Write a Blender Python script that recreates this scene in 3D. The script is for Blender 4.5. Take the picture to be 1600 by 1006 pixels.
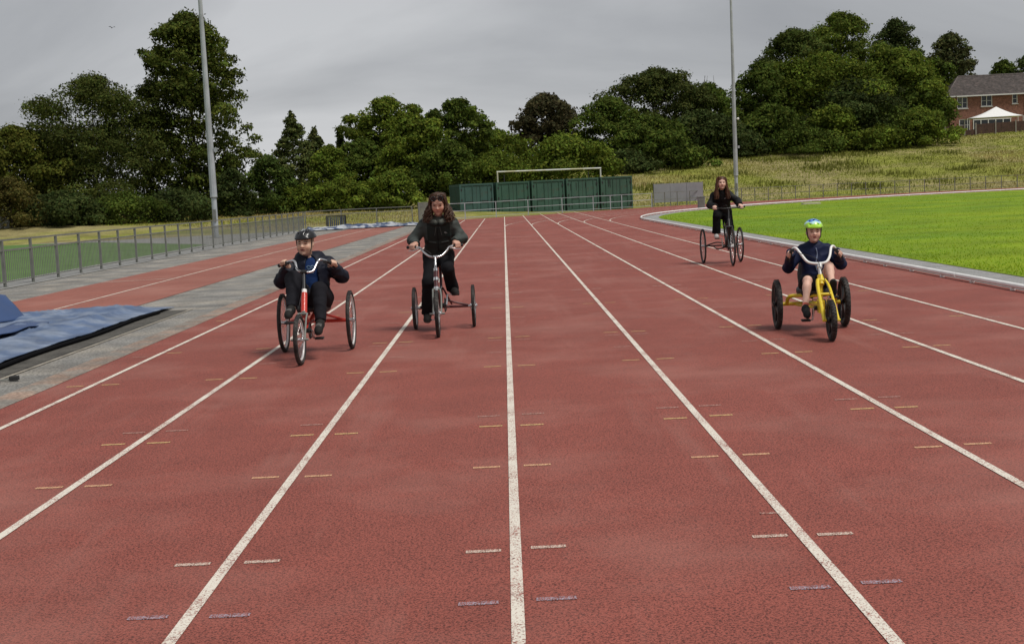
import bpy, math, random
import numpy as np
from mathutils import Matrix, Vector
for o in list(bpy.data.objects): bpy.data.objects.remove(o)
SC = bpy.context.scene
COL = SC.collection
RAD = math.radians
# ------------------------------------------------------------------ camera
H = 1.515
CR = ((0.9988847876, 0.0471813497, -0.0017610632), (-0.0064632072, 0.0996950413, -0.9949970481), (-0.0467697344, 0.9938987971, 0.0998888030))
cd = bpy.data.cameras.new('camera'); cam = bpy.data.objects.new('camera', cd); COL.objects.link(cam)
cd.sensor_width = 36; cd.lens = 45.0; cd.clip_start = .1; cd.clip_end = 6000
cam.matrix_world = Matrix.Translation((0, 0, H)) @ Matrix(CR).to_4x4()
SC.camera = cam
# ------------------------------------------------------------------ sky: overcast cloud deck over a Nishita sky
SUN_EL, SUN_AZ = 62, 125          # degrees; azimuth from +Y towards +X
W = bpy.data.worlds.new('World'); SC.world = W; W.use_nodes = True
nt = W.node_tree; N = nt.nodes; L = nt.links; N.clear()
wo = N.new('ShaderNodeOutputWorld'); bg = N.new('ShaderNodeBackground'); L.new(bg.outputs[0], wo.inputs[0])
sky = N.new('ShaderNodeTexSky'); sky.sky_type = 'NISHITA'; sky.sun_disc = False
sky.sun_elevation = RAD(SUN_EL); sky.sun_rotation = RAD(SUN_AZ)
bg.inputs[1].default_value = .1
tc = N.new('ShaderNodeTexCoord'); sep = N.new('ShaderNodeSeparateXYZ'); L.new(tc.outputs['Generated'], sep.inputs[0])
def wm(op, a, b=None, c=None):
    n = N.new('ShaderNodeMath'); n.operation = op
    for i, v in enumerate((a, b, c)):
        if v is None: continue
        if isinstance(v, (int, float)): n.inputs[i].default_value = v
        else: L.new(v, n.inputs[i])
    return n.outputs[0]
zz = wm('ADD', wm('MAXIMUM', sep.outputs[2], 0.0), .16)
cx_ = wm('DIVIDE', sep.outputs[0], zz); cy_ = wm('DIVIDE', sep.outputs[1], zz)
cmb = N.new('ShaderNodeCombineXYZ'); L.new(cx_, cmb.inputs[0]); L.new(cy_, cmb.inputs[1]); cmb.inputs[2].default_value = 3.7
n1 = N.new('ShaderNodeTexNoise'); n1.inputs['Scale'].default_value = .42; n1.inputs['Detail'].default_value = 7; n1.inputs['Roughness'].default_value = .5; n1.inputs['Distortion'].default_value = .5
L.new(cmb.outputs[0], n1.inputs['Vector'])
rp = N.new('ShaderNodeValToRGB'); L.new(n1.outputs['Fac'], rp.inputs[0])
e = rp.color_ramp.elements
e[0].position = .36; e[0].color = (1.36, 1.4, 1.5, 1)
e[1].position = .64; e[1].color = (2.85, 2.88, 2.96, 1)
m_ = rp.color_ramp.elements.new(.5); m_.color = (2.0, 2.04, 2.13, 1)
mx = N.new('ShaderNodeMix'); mx.data_type = 'RGBA'; mx.inputs[0].default_value = .97
gm = N.new('ShaderNodeMapRange'); gm.inputs[1].default_value = 0; gm.inputs[2].default_value = .3; gm.inputs[3].default_value = 1.08; gm.inputs[4].default_value = .9; L.new(sep.outputs[2], gm.inputs[0])
hz_ = N.new('ShaderNodeVectorMath'); hz_.operation = 'SCALE'; L.new(rp.outputs[0], hz_.inputs[0]); L.new(gm.outputs[0], hz_.inputs['Scale'])
L.new(sky.outputs[0], mx.inputs[6]); L.new(hz_.outputs[0], mx.inputs[7]); L.new(mx.outputs[2], bg.inputs[0])
# ------------------------------------------------------------------ weak sun through the cloud
sd = bpy.data.lights.new('sun', 'SUN'); sd.energy = 1.5; sd.angle = RAD(20); sd.color = (1, .96, .9)
so = bpy.data.objects.new('sun', sd); COL.objects.link(so)
dv = Vector((math.sin(RAD(SUN_AZ)) * math.cos(RAD(SUN_EL)), math.cos(RAD(SUN_AZ)) * math.cos(RAD(SUN_EL)), math.sin(RAD(SUN_EL))))
so.rotation_euler = dv.to_track_quat('Z', 'Y').to_euler(); so.location = (0, 0, 60)
SC.view_settings.view_transform = 'Standard'; SC.view_settings.look = 'None'
SC.view_settings.exposure = 0.95; SC.view_settings.gamma = 1
# ------------------------------------------------------------------ helpers
def tag(o, label=None, cat=None, group=None, kind=None):
    if label: o['label'] = label
    if cat: o['category'] = cat
    if group: o['group'] = group
    if kind: o['kind'] = kind
    return o
def link(o, parent=None):
    COL.objects.link(o)
    if parent: o.parent = parent
    return o
def thing(name, label, cat, loc=(0, 0, 0), rz=0, group=None):
    o = bpy.data.objects.new(name, None); o.empty_display_size = .2; link(o)
    o.location = loc; o.rotation_euler = (0, 0, rz)
    return tag(o, label, cat, group)
def npmesh(name, V, F, smooth=False, col=None):
    """V (n,3), F (m,k) int arrays -> mesh"""
    V = np.asarray(V, np.float32); F = np.asarray(F, np.int32); m, k = F.shape
    me = bpy.data.meshes.new(name); me.vertices.add(len(V)); me.vertices.foreach_set('co', V.ravel())
    me.loops.add(m * k); me.loops.foreach_set('vertex_index', F.ravel())
    me.polygons.add(m); me.polygons.foreach_set('loop_start', np.arange(0, m * k, k, dtype=np.int32))
    try: me.polygons.foreach_set('loop_total', np.full(m, k, np.int32))
    except Exception: pass
    if smooth: me.polygons.foreach_set('use_smooth', np.ones(m, bool))
    if col is not None:
        c = np.ones((len(V), 4), np.float32); c[:, :3] = col
        a = me.color_attributes.new('Col', 'FLOAT_COLOR', 'POINT'); a.data.foreach_set('color', c.ravel())
    me.update(calc_edges=True); me.validate()
    return me
class MB:
    """collects boxes, tubes, lathes; build() links them as one mesh object"""
    def __init__(s): s.v = []; s.f = []; s.sm = []
    def add(s, vs, fs, smooth=False):
        b = len(s.v); s.v += [tuple(v) for v in vs]
        for f in fs: s.f.append(tuple(i + b for i in f)); s.sm.append(smooth)
    def box(s, c, d, rz=0, M=None):
        x, y, z = d[0] / 2, d[1] / 2, d[2] / 2
        vs = [Vector((a * x, b * y, g * z)) for g in (-1, 1) for b in (-1, 1) for a in (-1, 1)]
        R = M if M is not None else Matrix.Rotation(rz, 3, 'Z')
        s.add([R @ v + Vector(c) for v in vs], [(0, 2, 3, 1), (4, 5, 7, 6), (0, 1, 5, 4), (2, 6, 7, 3), (0, 4, 6, 2), (1, 3, 7, 5)])
    def bar(s, a, b, w, h=None, up=(0, 0, 1)):
        a = Vector(a); b = Vector(b); d = (b - a); l = d.length; d.normalize()
        x = d.cross(Vector(up))
        if x.length < 1e-4: x = d.cross(Vector((1, 0, 0)))
        x.normalize(); z = x.cross(d)
        s.box((a + b) / 2, (w, l, h or w), M=Matrix((x, d, z)).transposed())
    def tube(s, pts, r, n=8, closed=False, cap=True, smooth=True):
        P = [Vector(p) for p in pts]; m = len(P)
        rr = r if isinstance(r, (list, tuple)) else [r] * m
        vs = []; u = None
        for i in range(m):
            if closed: t = P[(i + 1) % m] - P[i - 1]
            else: t = P[min(i + 1, m - 1)] - P[max(i - 1, 0)]
            t.normalize()
            if u is None:
                u = t.orthogonal().normalized()
            else:
                u = (u - t * u.dot(t))
                if u.length < 1e-5: u = t.orthogonal()
                u.normalize()
            w = t.cross(u)
            for k in range(n):
                a = 2 * math.pi * k / n
                vs.append(P[i] + (u * math.cos(a) + w * math.sin(a)) * rr[i])
        fs = []
        for i in range(m if closed else m - 1):
            j = (i + 1) % m
            for k in range(n):
                k2 = (k + 1) % n
                fs.append((i * n + k, i * n + k2, j * n + k2, j * n + k))
        s.add(vs, fs, smooth)
        if cap and not closed:
            s.add(vs[:n], [tuple(reversed(range(n)))]); s.add(vs[-n:], [tuple(range(n))])
    def ring(s, c, R, r, n=40, m=8, axis='X', sx=1.0):
        """torus round the axis"""
        vs = []; fs = []
        for i in range(n):
            a = 2 * math.pi * i / n
            for k in range(m):
                b = 2 * math.pi * k / m
                q = R + r * math.cos(b); h = r * sx * math.sin(b)
                if axis == 'X': p = (h, q * math.cos(a), q * math.sin(a))
                elif axis == 'Z': p = (q * math.cos(a), q * math.sin(a), h)
                else: p = (q * math.cos(a), h, q * math.sin(a))
                vs.append((p[0] + c[0], p[1] + c[1], p[2] + c[2]))
        for i in range(n):
            for k in range(m):
                fs.append((i * m + k, ((i + 1) % n) * m + k, ((i + 1) % n) * m + (k + 1) % m, i * m + (k + 1) % m))
        s.add(vs, fs, True)
    def poly(s, pts, z=None):
        s.add([(p[0], p[1], p[2] if z is None else z) for p in pts], [tuple(range(len(pts)))])
    def build(s, name, mat, parent=None, bevel=0):
        me = bpy.data.meshes.new(name); me.from_pydata(s.v, [], s.f)
        me.polygons.foreach_set('use_smooth', s.sm); me.materials.append(mat); me.update()
        o = link(bpy.data.objects.new(name, me), parent)
        if bevel:
            b = o.modifiers.new('bevel', 'BEVEL'); b.width = bevel; b.segments = 2; b.limit_method = 'ANGLE'
        return o
def npobj(name, V, F, mat, parent=None, smooth=False, col=None):
    me = npmesh(name, V, F, smooth, col); me.materials.append(mat)
    return link(bpy.data.objects.new(name, me), parent)
def shared(name, me, parent=None, loc=(0, 0, 0), rz=0):
    o = link(bpy.data.objects.new(name, me), parent); o.location = loc; o.rotation_euler = (0, 0, rz)
    return o
def spline(P, n=8):
    """Catmull-Rom through points"""
    P = [Vector(p) for p in P]; out = []
    for i in range(len(P) - 1):
        a, b, c, d = P[max(i - 1, 0)], P[i], P[i + 1], P[min(i + 2, len(P) - 1)]
        for k in range(n):
            t = k / n
            out.append(.5 * (2 * b + (c - a) * t + (2 * a - 5 * b + 4 * c - d) * t * t + (3 * b - a - 3 * c + d) * t ** 3))
    out.append(P[-1]); return out
def vnoise(P, seed, freq, octs=3):
    """cheap smooth noise, roughly -1..1"""
    r = np.random.RandomState(seed); P = np.asarray(P); out = np.zeros(P.shape[:-1]); amp = 1.; tot = 0
    for o in range(octs):
        for k in range(4):
            d = r.normal(size=3); d /= np.linalg.norm(d); ph = r.rand() * 6.28
            q = P @ (d * freq * (2 ** o) * (.7 + .6 * r.rand()))
            out += amp * np.sin(q + ph + 1.3 * np.sin(np.roll(P, 1, -1) @ d * freq * (2 ** o) * .7 + ph * 2)); tot += amp * .6
        amp *= .5
    return out / tot
# ------------------------------------------------------------------ materials
MATS = {}
def mat(name, col=(.5, .5, .5), rough=.6, metal=0., var=.15, scale=6., bump=0., bscale=60., attr=False, col2=None, c2scale=1., c2w=(.45, .6), spec=.5, trans=0., objvar=0., fine=0., fscale=200., coat=0.):
    m = bpy.data.materials.new(name); m.use_nodes = True; MATS[name] = m
    nt = m.node_tree; N = nt.nodes; L = nt.links; p = N['Principled BSDF']
    p.inputs['Roughness'].default_value = rough; p.inputs['Metallic'].default_value = metal
    p.inputs['Specular IOR Level'].default_value = spec; p.inputs['Coat Weight'].default_value = coat
    tc = N.new('ShaderNodeTexCoord')
    def noise(sc, det=4, ro=.55):
        n = N.new('ShaderNodeTexNoise'); n.inputs['Scale'].default_value = sc; n.inputs['Detail'].default_value = det; n.inputs['Roughness'].default_value = ro
        L.new(tc.outputs['Object'], n.inputs['Vector']); return n.outputs['Fac']
    def mixc(f, a, b, mode='MIX'):
        n = N.new('ShaderNodeMix'); n.data_type = 'RGBA'; n.blend_type = mode
        for i, v in ((0, f), (6, a), (7, b)):
            if isinstance(v, (int, float)): n.inputs[i].default_value = v
            elif isinstance(v, tuple): n.inputs[i].default_value = (*v, 1)
            else: L.new(v, n.inputs[i])
        return n.outputs[2]
    def ramp(f, lo, hi, a=0., b=1.):
        n = N.new('ShaderNodeMapRange'); n.inputs[1].default_value = lo; n.inputs[2].default_value = hi; n.inputs[3].default_value = a; n.inputs[4].default_value = b
        L.new(f, n.inputs[0]); return n.outputs[0]
    if attr:
        a = N.new('ShaderNodeVertexColor'); a.layer_name = 'Col'; c = a.outputs['Color']
    else:
        r = N.new('ShaderNodeRGB'); r.outputs[0].default_value = (*col, 1); c = r.outputs[0]
    if col2 is not None:
        c = mixc(ramp(noise(c2scale), c2w[0], c2w[1]), c, col2)
    def scaleby(c, f):
        h = N.new('ShaderNodeHueSaturation'); L.new(c, h.inputs['Color']); L.new(f, h.inputs['Value']); return h.outputs[0]
    if var: c = scaleby(c, ramp(noise(scale), .3, .7, 1 - var, 1 + var))
    if fine: c = scaleby(c, ramp(noise(fscale, 2), .3, .7, 1 - fine, 1 + fine))
    if objvar:
        oi = N.new('ShaderNodeObjectInfo'); c = scaleby(c, ramp(oi.outputs['Random'], 0, 1, 1 - objvar, 1 + objvar))
    L.new(c, p.inputs['Base Color'])
    if bump:
        b = N.new('ShaderNodeBump'); b.inputs['Strength'].default_value = bump; b.inputs['Distance'].default_value = .02
        L.new(noise(bscale, 5), b.inputs['Height']); L.new(b.outputs[0], p.inputs['Normal'])
    if trans:
        t = N.new('ShaderNodeBsdfTranslucent'); L.new(c, t.inputs[0]); ms = N.new('ShaderNodeMixShader'); ms.inputs[0].default_value = trans
        L.new(p.outputs[0], ms.inputs[1]); L.new(t.outputs[0], ms.inputs[2]); L.new(ms.outputs[0], N['Material Output'].inputs[0])
    return m
def grain_mat(name, base, dark, pale, line=None, wear=.5):
    """cast polyurethane: crumb grain, worn paler patches; with line colour the paint sits on the crumb tops"""
    m = bpy.data.materials.new(name); m.use_nodes = True; MATS[name] = m
    nt = m.node_tree; N = nt.nodes; L = nt.links; p = N['Principled BSDF']; p.inputs['Roughness'].default_value = .72; p.inputs['Specular IOR Level'].default_value = .35
    tc = N.new('ShaderNodeTexCoord')
    def noise(sc, det, ro=.55, dist=0.):
        n = N.new('ShaderNodeTexNoise'); n.inputs['Scale'].default_value = sc; n.inputs['Detail'].default_value = det; n.inputs['Roughness'].default_value = ro; n.inputs['Distortion'].default_value = dist
        L.new(tc.outputs['Object'], n.inputs['Vector']); return n.outputs['Fac']
    def rg(f, lo, hi, a=0., b=1.):
        n = N.new('ShaderNodeMapRange'); n.inputs[1].default_value = lo; n.inputs[2].default_value = hi; n.inputs[3].default_value = a; n.inputs[4].default_value = b
        L.new(f, n.inputs[0]); return n.outputs[0]
    def mixc(f, a, b):
        n = N.new('ShaderNodeMix'); n.data_type = 'RGBA'
        for i, v in ((0, f), (6, a), (7, b)):
            if isinstance(v, tuple): n.inputs[i].default_value = (*v, 1)
            else: L.new(v, n.inputs[i])
        return n.outputs[2]
    g = noise(105, 3, .6, .8)
    c = mixc(rg(g, .40, .54), dark, base)
    pt = noise(.55, 5, .6); c = mixc(rg(pt, .48, .8, 0, .6), c, pale)
    pt2 = noise(1.9, 3, .5); h = N.new('ShaderNodeHueSaturation'); L.new(c, h.inputs['Color']); L.new(rg(pt2, .3, .7, .92, 1.07), h.inputs['Value']); c = h.outputs[0]
    h2 = N.new('ShaderNodeHueSaturation'); L.new(c, h2.inputs['Color']); L.new(rg(noise(.16, 3), .3, .7, .92, 1.06), h2.inputs['Value']); c = h2.outputs[0]
    mp = N.new('ShaderNodeMapping'); mp.inputs['Scale'].default_value = (1.4, .12, 1); L.new(tc.outputs['Object'], mp.inputs[0]); ns = N.new('ShaderNodeTexNoise'); ns.inputs['Scale'].default_value = 1.6; ns.inputs['Detail'].default_value = 6; ns.inputs['Roughness'].default_value = .65; L.new(mp.outputs[0], ns.inputs['Vector'])
    c = mixc(rg(ns.outputs['Fac'], .55, .8, 0, .4), c, pale)
    if line is not None:
        w = noise(120, 3, .65, .5); w2 = noise(3.5, 4)
        a = N.new('ShaderNodeMath'); a.operation = 'MULTIPLY_ADD'; L.new(w2, a.inputs[0]); a.inputs[1].default_value = .35; L.new(w, a.inputs[2])
        c = mixc(rg(a.outputs[0], wear - .05, wear + .05), c, line)
    L.new(c, p.inputs['Base Color'])
    b = N.new('ShaderNodeBump'); b.inputs['Strength'].default_value = .55; b.inputs['Distance'].default_value = .004
    L.new(g, b.inputs['Height']); L.new(b.outputs[0], p.inputs['Normal'])
    return m
# ================================================================== SETTING
BC = (42.8, 58.0)                 # centre of the far bend
def terrain(x, y):
    x = np.asarray(x, float); y = np.asarray(y, float)
    d = np.hypot(x - BC[0], y - BC[1])
    d = np.where(y < BC[1], np.abs(x - BC[0]), d)
    s = np.clip(d - 50.5, 0, None)
    slope = np.interp(x, [-40, -22, -12, -5, 4, 12, 20], [.030, .036, .050, .085, .105, .125, .14])
    cap = np.interp(x, [-40, -12, -5, 12, 20, 60], [26, 30, 30, 30, 36, 46])
    z = slope * np.where(s < cap, s - 1.5 * (1 - np.exp(-s / 1.5)), cap - 1.5 + (s - cap) * .15)
    side = np.clip((y - 66) / 16, 0, 1); side = side * side * (3 - 2 * side)
    z = np.where(x < -2, z * side, z)
    P = np.stack([x, y, np.zeros_like(x)], -1)
    return z + np.where(s > 3, 1, s / 3) * (.16 * vnoise(P, 3, .22, 3)) * np.clip(z, 0, 1)
def tz(x, y): return float(terrain(np.array([x]), np.array([y]))[0])

M_track = grain_mat('track_red', (.335, .090, .066), (.092, .026, .020), (.38, .180, .146))
M_white = grain_mat('line_white', (.335, .090, .066), (.092, .026, .020), (.38, .180, .146), (.74, .69, .60), .61)
M_orange = grain_mat('line_orange', (.335, .090, .066), (.092, .026, .020), (.38, .180, .146), (.74, .46, .26), .66)
M_yellow = grain_mat('line_yellow', (.335, .090, .066), (.092, .026, .020), (.38, .180, .146), (.70, .50, .22), .66)
M_blue = grain_mat('line_blue', (.335, .090, .066), (.092, .026, .020), (.38, .180, .146), (.38, .37, .45), .71)
M_faint = grain_mat('line_faint', (.335, .090, .066), (.092, .026, .020), (.38, .180, .146), (.62, .45, .38), .72)
M_tick = grain_mat('line_tick', (.335, .090, .066), (.092, .026, .020), (.38, .180, .146), (.68, .58, .48), .67)
M_runway = grain_mat('runway_red', (.34, .125, .092), (.19, .062, .045), (.40, .20, .16))
M_tarmac = mat('tarmac', (.20, .195, .182), .88, var=.32, scale=1.3, fine=.5, fscale=38, bump=.8, bscale=45, col2=(.30, .275, .235), c2scale=1.1, c2w=(.44, .66))
M_apron = mat('concrete_grey', (.27, .27, .26), .85, var=.12, scale=.8, fine=.12, fscale=60, bump=.3, bscale=60)
M_infield = mat('infield_grass', (.145, .245, .014), .9, var=.2, scale=.5, fine=.15, fscale=30, bump=.5, bscale=45, col2=(.215, .295, .010), c2scale=.16, c2w=(.4, .65), spec=.2)
M_turf = mat('turf_green', (.095, .175, .045), .9, var=.15, scale=.5, fine=.2, fscale=40, spec=.2)
M_rough = mat('rough_grass', (.265, .228, .10), .95, var=.3, scale=.6, fine=.3, fscale=9, col2=(.215, .225, .045), c2scale=.12, c2w=(.42, .6), spec=.15, bump=.8, bscale=12)
M_gravel = mat('gravel_grey', (.29, .29, .285), .9, var=.15, scale=2, fine=.4, fscale=60, bump=.8, bscale=50)
M_whitepaint = mat('white_paint', (.86, .86, .84), .45, var=.08, scale=3)

# one ground sheet to the horizon, finer where the bank rises
xs = np.concatenate([[-4000, -1500, -600, -250, -130], np.arange(-100, 131, 2.5), [160, 250, 600, 1500, 4000]])
ys = np.concatenate([[-3000, -800, -200, -60], np.arange(-20, 60, 10), np.arange(60, 231, 2.5), [260, 330, 500, 900, 1800, 5000]])
XX, YY = np.meshgrid(xs, ys); ZZ = terrain(XX, YY) - .02
nx, ny = len(xs), len(ys); ii = (np.arange(ny - 1)[:, None] * nx + np.arange(nx - 1)[None]).ravel()
g = npobj('ground', np.stack([XX, YY, ZZ], -1).reshape(-1, 3), np.stack([ii, ii + 1, ii + nx + 1, ii + nx], 1), M_rough, smooth=True)
tag(g, 'rough grass ground rising into a bank around the athletics track', 'ground', kind='structure')

def sheet(name, pts, z, m, parent=None, kind='structure', label=None, cat=None):
    b = MB(); b.poly(pts, z); o = b.build(name, m, parent)
    if parent is None: tag(o, label, cat, kind=kind)
    return o
def arc(R, a0, a1, n=40): return [(BC[0] + R * math.cos(RAD(a0 + (a1 - a0) * i / n)), BC[1] + R * math.sin(RAD(a0 + (a1 - a0) * i / n))) for i in range(n + 1)]
XR = 6.33; RR = BC[0] - XR
sheet('tarmac_apron', [(-11.6, -15), (-3.6, -15), (-3.6, 79), (-11.6, 70.2)], .004, M_tarmac, label='worn grey tarmac strip beside the running track', cat='tarmac')
out = [(-4.05, -15), (XR + .1, -15), (XR + .1, BC[1])] + arc(RR - .1, 180, 0) + arc(48.4, 0, 147) + [(-2.4, 81.2), (-4.05, 79.5)]
track = sheet('running_track', out, .010, M_track, label='red running track with white lane lines', cat='track')
sheet('runway', [(-8.85, 19.15), (-5.93, 19.15), (-5.7, 40), (-5.35, 72), (-8.3, 70), (-8.75, 40)], .010, M_runway, label='pale red long jump runway between two grey strips', cat='runway')
def strip(pts, w, z, m, name, parent):
    P = [Vector((p[0], p[1], 0)) for p in pts]; vs = []
    for i, p in enumerate(P):
        t = (P[min(i + 1, len(P) - 1)] - P[max(i - 1, 0)]).normalized(); nrm = Vector((-t.y, t.x, 0)) * w / 2
        vs += [(p.x + nrm.x, p.y + nrm.y, z), (p.x - nrm.x, p.y - nrm.y, z)]
    b = MB(); b.add(vs, [(2 * i, 2 * i + 1, 2 * i + 3, 2 * i + 2) for i in range(len(P) - 1)])
    return b.build(name, m, parent)
LX = [-.0204 + 1.22 * n for n in range(-3, 5)]
for i, x in enumerate(LX):
    y1 = (79, 79, 81, 84, 86, 88, 89.5, 90.5)[i]
    strip([(x, -12 + k * 8) for k in range(int((y1 + 12) / 8) + 1)] + [(x, y1)], .048, .014, M_white, 'lane_line', track)
    strip(arc(BC[0] - x, 180, 40, 60), .05, .018, M_white if i > 2 else M_faint, 'bend_line', track)
rows = [(4.63, M_blue), (5.33, M_tick), (6.98, M_orange), (8.23, M_yellow), (8.64, M_faint), (11.14, M_yellow), (12.13, M_faint), (13.15, M_faint), (13.4, M_yellow), (15.53, M_faint), (16.93, M_yellow), (18.72, M_faint), (19.44, M_tick), (22.48, M_faint), (23.9, M_tick), (26.4, M_faint)]
rnd = random.Random(5); tickm = {}
for y, m in rows:
    for i, x in enumerate(LX):
        for sgn in (-1, 1):
            if m is M_faint and rnd.random() < .3: continue
            if i in (0, 7) and y > 9 and rnd.random() < .5: continue
            if m.name not in tickm:
                b = MB(); b.poly([(-.075, -.02), (.075, -.02), (.075, .02), (-.075, .02)], 0); q = b.build('lane_mark', m, track); tickm[m.name] = q.data
            else: q = shared('lane_mark', tickm[m.name], track)
            q.location = (x + sgn * (.145 + rnd.uniform(-.012, .012)), y + rnd.uniform(-.02, .02), .0125)
for y in (26.9, 30.4, 34.9, 44, 52):
    strip([(LX[3] - 3.5 * (y > 30), y), (LX[7] + 1.2, y)], .05, .012, M_faint, 'cross_line', track)
strip([(1.1, 5.72), (1.2, 5.72)], .03, .012, M_faint, 'lane_mark', track)
rw = bpy.data.objects['runway']
strip([(-7.25, 19.2), (-7.28, 40), (-6.95, 70)], .05, .014, M_white, 'runway_line', rw)
strip([(-8.0, 19.3), (-5.95, 19.3)], .06, .018, M_white, 'runway_line', rw)
strip([(-8.75, 27.6), (-7.3, 28)], .06, .016, M_white, 'runway_line', rw)
sheet('gravel_margin', [(XR + .08, -15), (7.28, -15), (7.28, BC[1])] + arc(BC[0] - 7.28, 180, 60) + list(reversed(arc(RR - .08, 180, 60))), .014, M_gravel, label='grey gravel margin between white kerb rail and grass', cat='gravel')
sheet('infield', [(7.2, -15), (90, -15), (90, BC[1])] + arc(BC[0] - 7.2 , 0, 180, 70), .022, M_infield, label='bright green mown grass infield', cat='grass')
sheet('turf', [(-11.75, 10), (-11.75, 54), (-20, 66), (-42, 82), (-80, 70), (-80, 10)], .012, M_turf, label='dull green turf field behind the left fence', cat='turf')
sheet('path', [(-11.6, 10), (-10.6, 10), (-10.6, 69.6), (-14.5, 71), (-44, 92), (-43, 80), (-20.5, 65), (-12.2, 52.5), (-11.6, 20)], .016, M_apron, label='pale grey path around the turf field', cat='path')
sheet('runway_edge', [(-4.84, -2), (-4.80, -2), (-4.74, 19.2), (-4.78, 19.2)], .012, mat('edging_stone', (.30, .27, .22), .9, var=.3, scale=4), label='thin concrete edging beside the covered pit', cat='edging')
sheet('pit_edge', [(-9.4, 2), (-4.87, 2), (-4.81, 19.15), (-9.4, 19.15)], .009, mat('pit_sand', (.075, .07, .06), .95, var=.35, scale=3, fine=.4, fscale=40), label='dark gritty strip around the covered pit', cat='pit')

sheet('worn_verge', [(-4.34, -15), (-4.05, -15), (-4.05, 79), (-4.3, 79)], .0125, mat('worn_verge', (.27, .19, .145), .9, var=.3, scale=1.6, fine=.4, fscale=40, col2=(.22, .20, .175), c2scale=2.2, c2w=(.4, .6)), label='faded sandy strip along the outer edge of the track', cat='verge')
# white kerb rail in sections
kr = thing('kerb_rail', 'white tubular kerb rail along the inside edge of the track', 'rail')
kp = [(XR, y) for y in range(-6, 58, 4)] + arc(RR, 180, 55, 28)
legs = MB()
for i in range(len(kp) - 1):
    a, b = Vector((*kp[i], .075)), Vector((*kp[i + 1], .075)); d = (b - a).normalized()
    m = MB(); m.tube([a + d * .012, b - d * .012], .034, 10); m.build('rail_section', M_whitepaint, kr)
    for t in (.15, .5, .85): legs.box(a.lerp(b, t) - Vector((0, 0, .045)), (.05, .05, .06))
tag(legs.build('rail_feet', M_whitepaint, kr), kind='stuff')
# ================================================================== TREES
def cam_at(u, v, Y):
    d = Matrix(CR) @ Vector(((u - 800) / 2000, -(v - 503) / 2000, -1)); return d * (Y / d.y) + Vector((0, 0, H))
M_bark = mat('bark', (.075, .06, .045), .9, var=.3, scale=4, bump=.6, bscale=12)
def leafmat(n): return mat(n, attr=True, rough=.85, var=.25, scale=.45, fine=.2, fscale=3.5, trans=.3, spec=.08)
M_leaf = leafmat('leaves')
def leaf_quads(P, Nn, size, rng, aspect=.62):
    n = len(P); t = rng.normal(size=(n, 3)); t -= Nn * (t * Nn).sum(1, keepdims=True); t /= np.linalg.norm(t, axis=1, keepdims=True) + 1e-9
    b = np.cross(Nn, t); s = size[:, None]
    bend = Nn * s * .18
    V = np.stack([P - t * s, P + b * s * aspect - bend, P + t * s, P - b * s * aspect - bend], 1).reshape(-1, 3)
    return V, np.arange(4 * n).reshape(-1, 4)
PROFILE = {'round': ([0, .12, .35, .6, .82, .95, 1], [.78, .95, 1.06, 1.04, .82, .45, .1]),
           'tall': ([0, .1, .3, .55, .8, .93, 1], [.95, 1.05, 1.05, .98, .86, .52, .12]),
           'bush': ([0, .2, .5, .75, .92, 1], [.9, 1, .95, .75, .42, .1]),
           'open': ([0, .15, .4, .65, .85, 1], [.5, .78, .98, 1, .75, .2]),
           'cone': ([0, .1, .4, .7, .9, 1], [.9, 1, .66, .36, .14, .02])}
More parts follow.
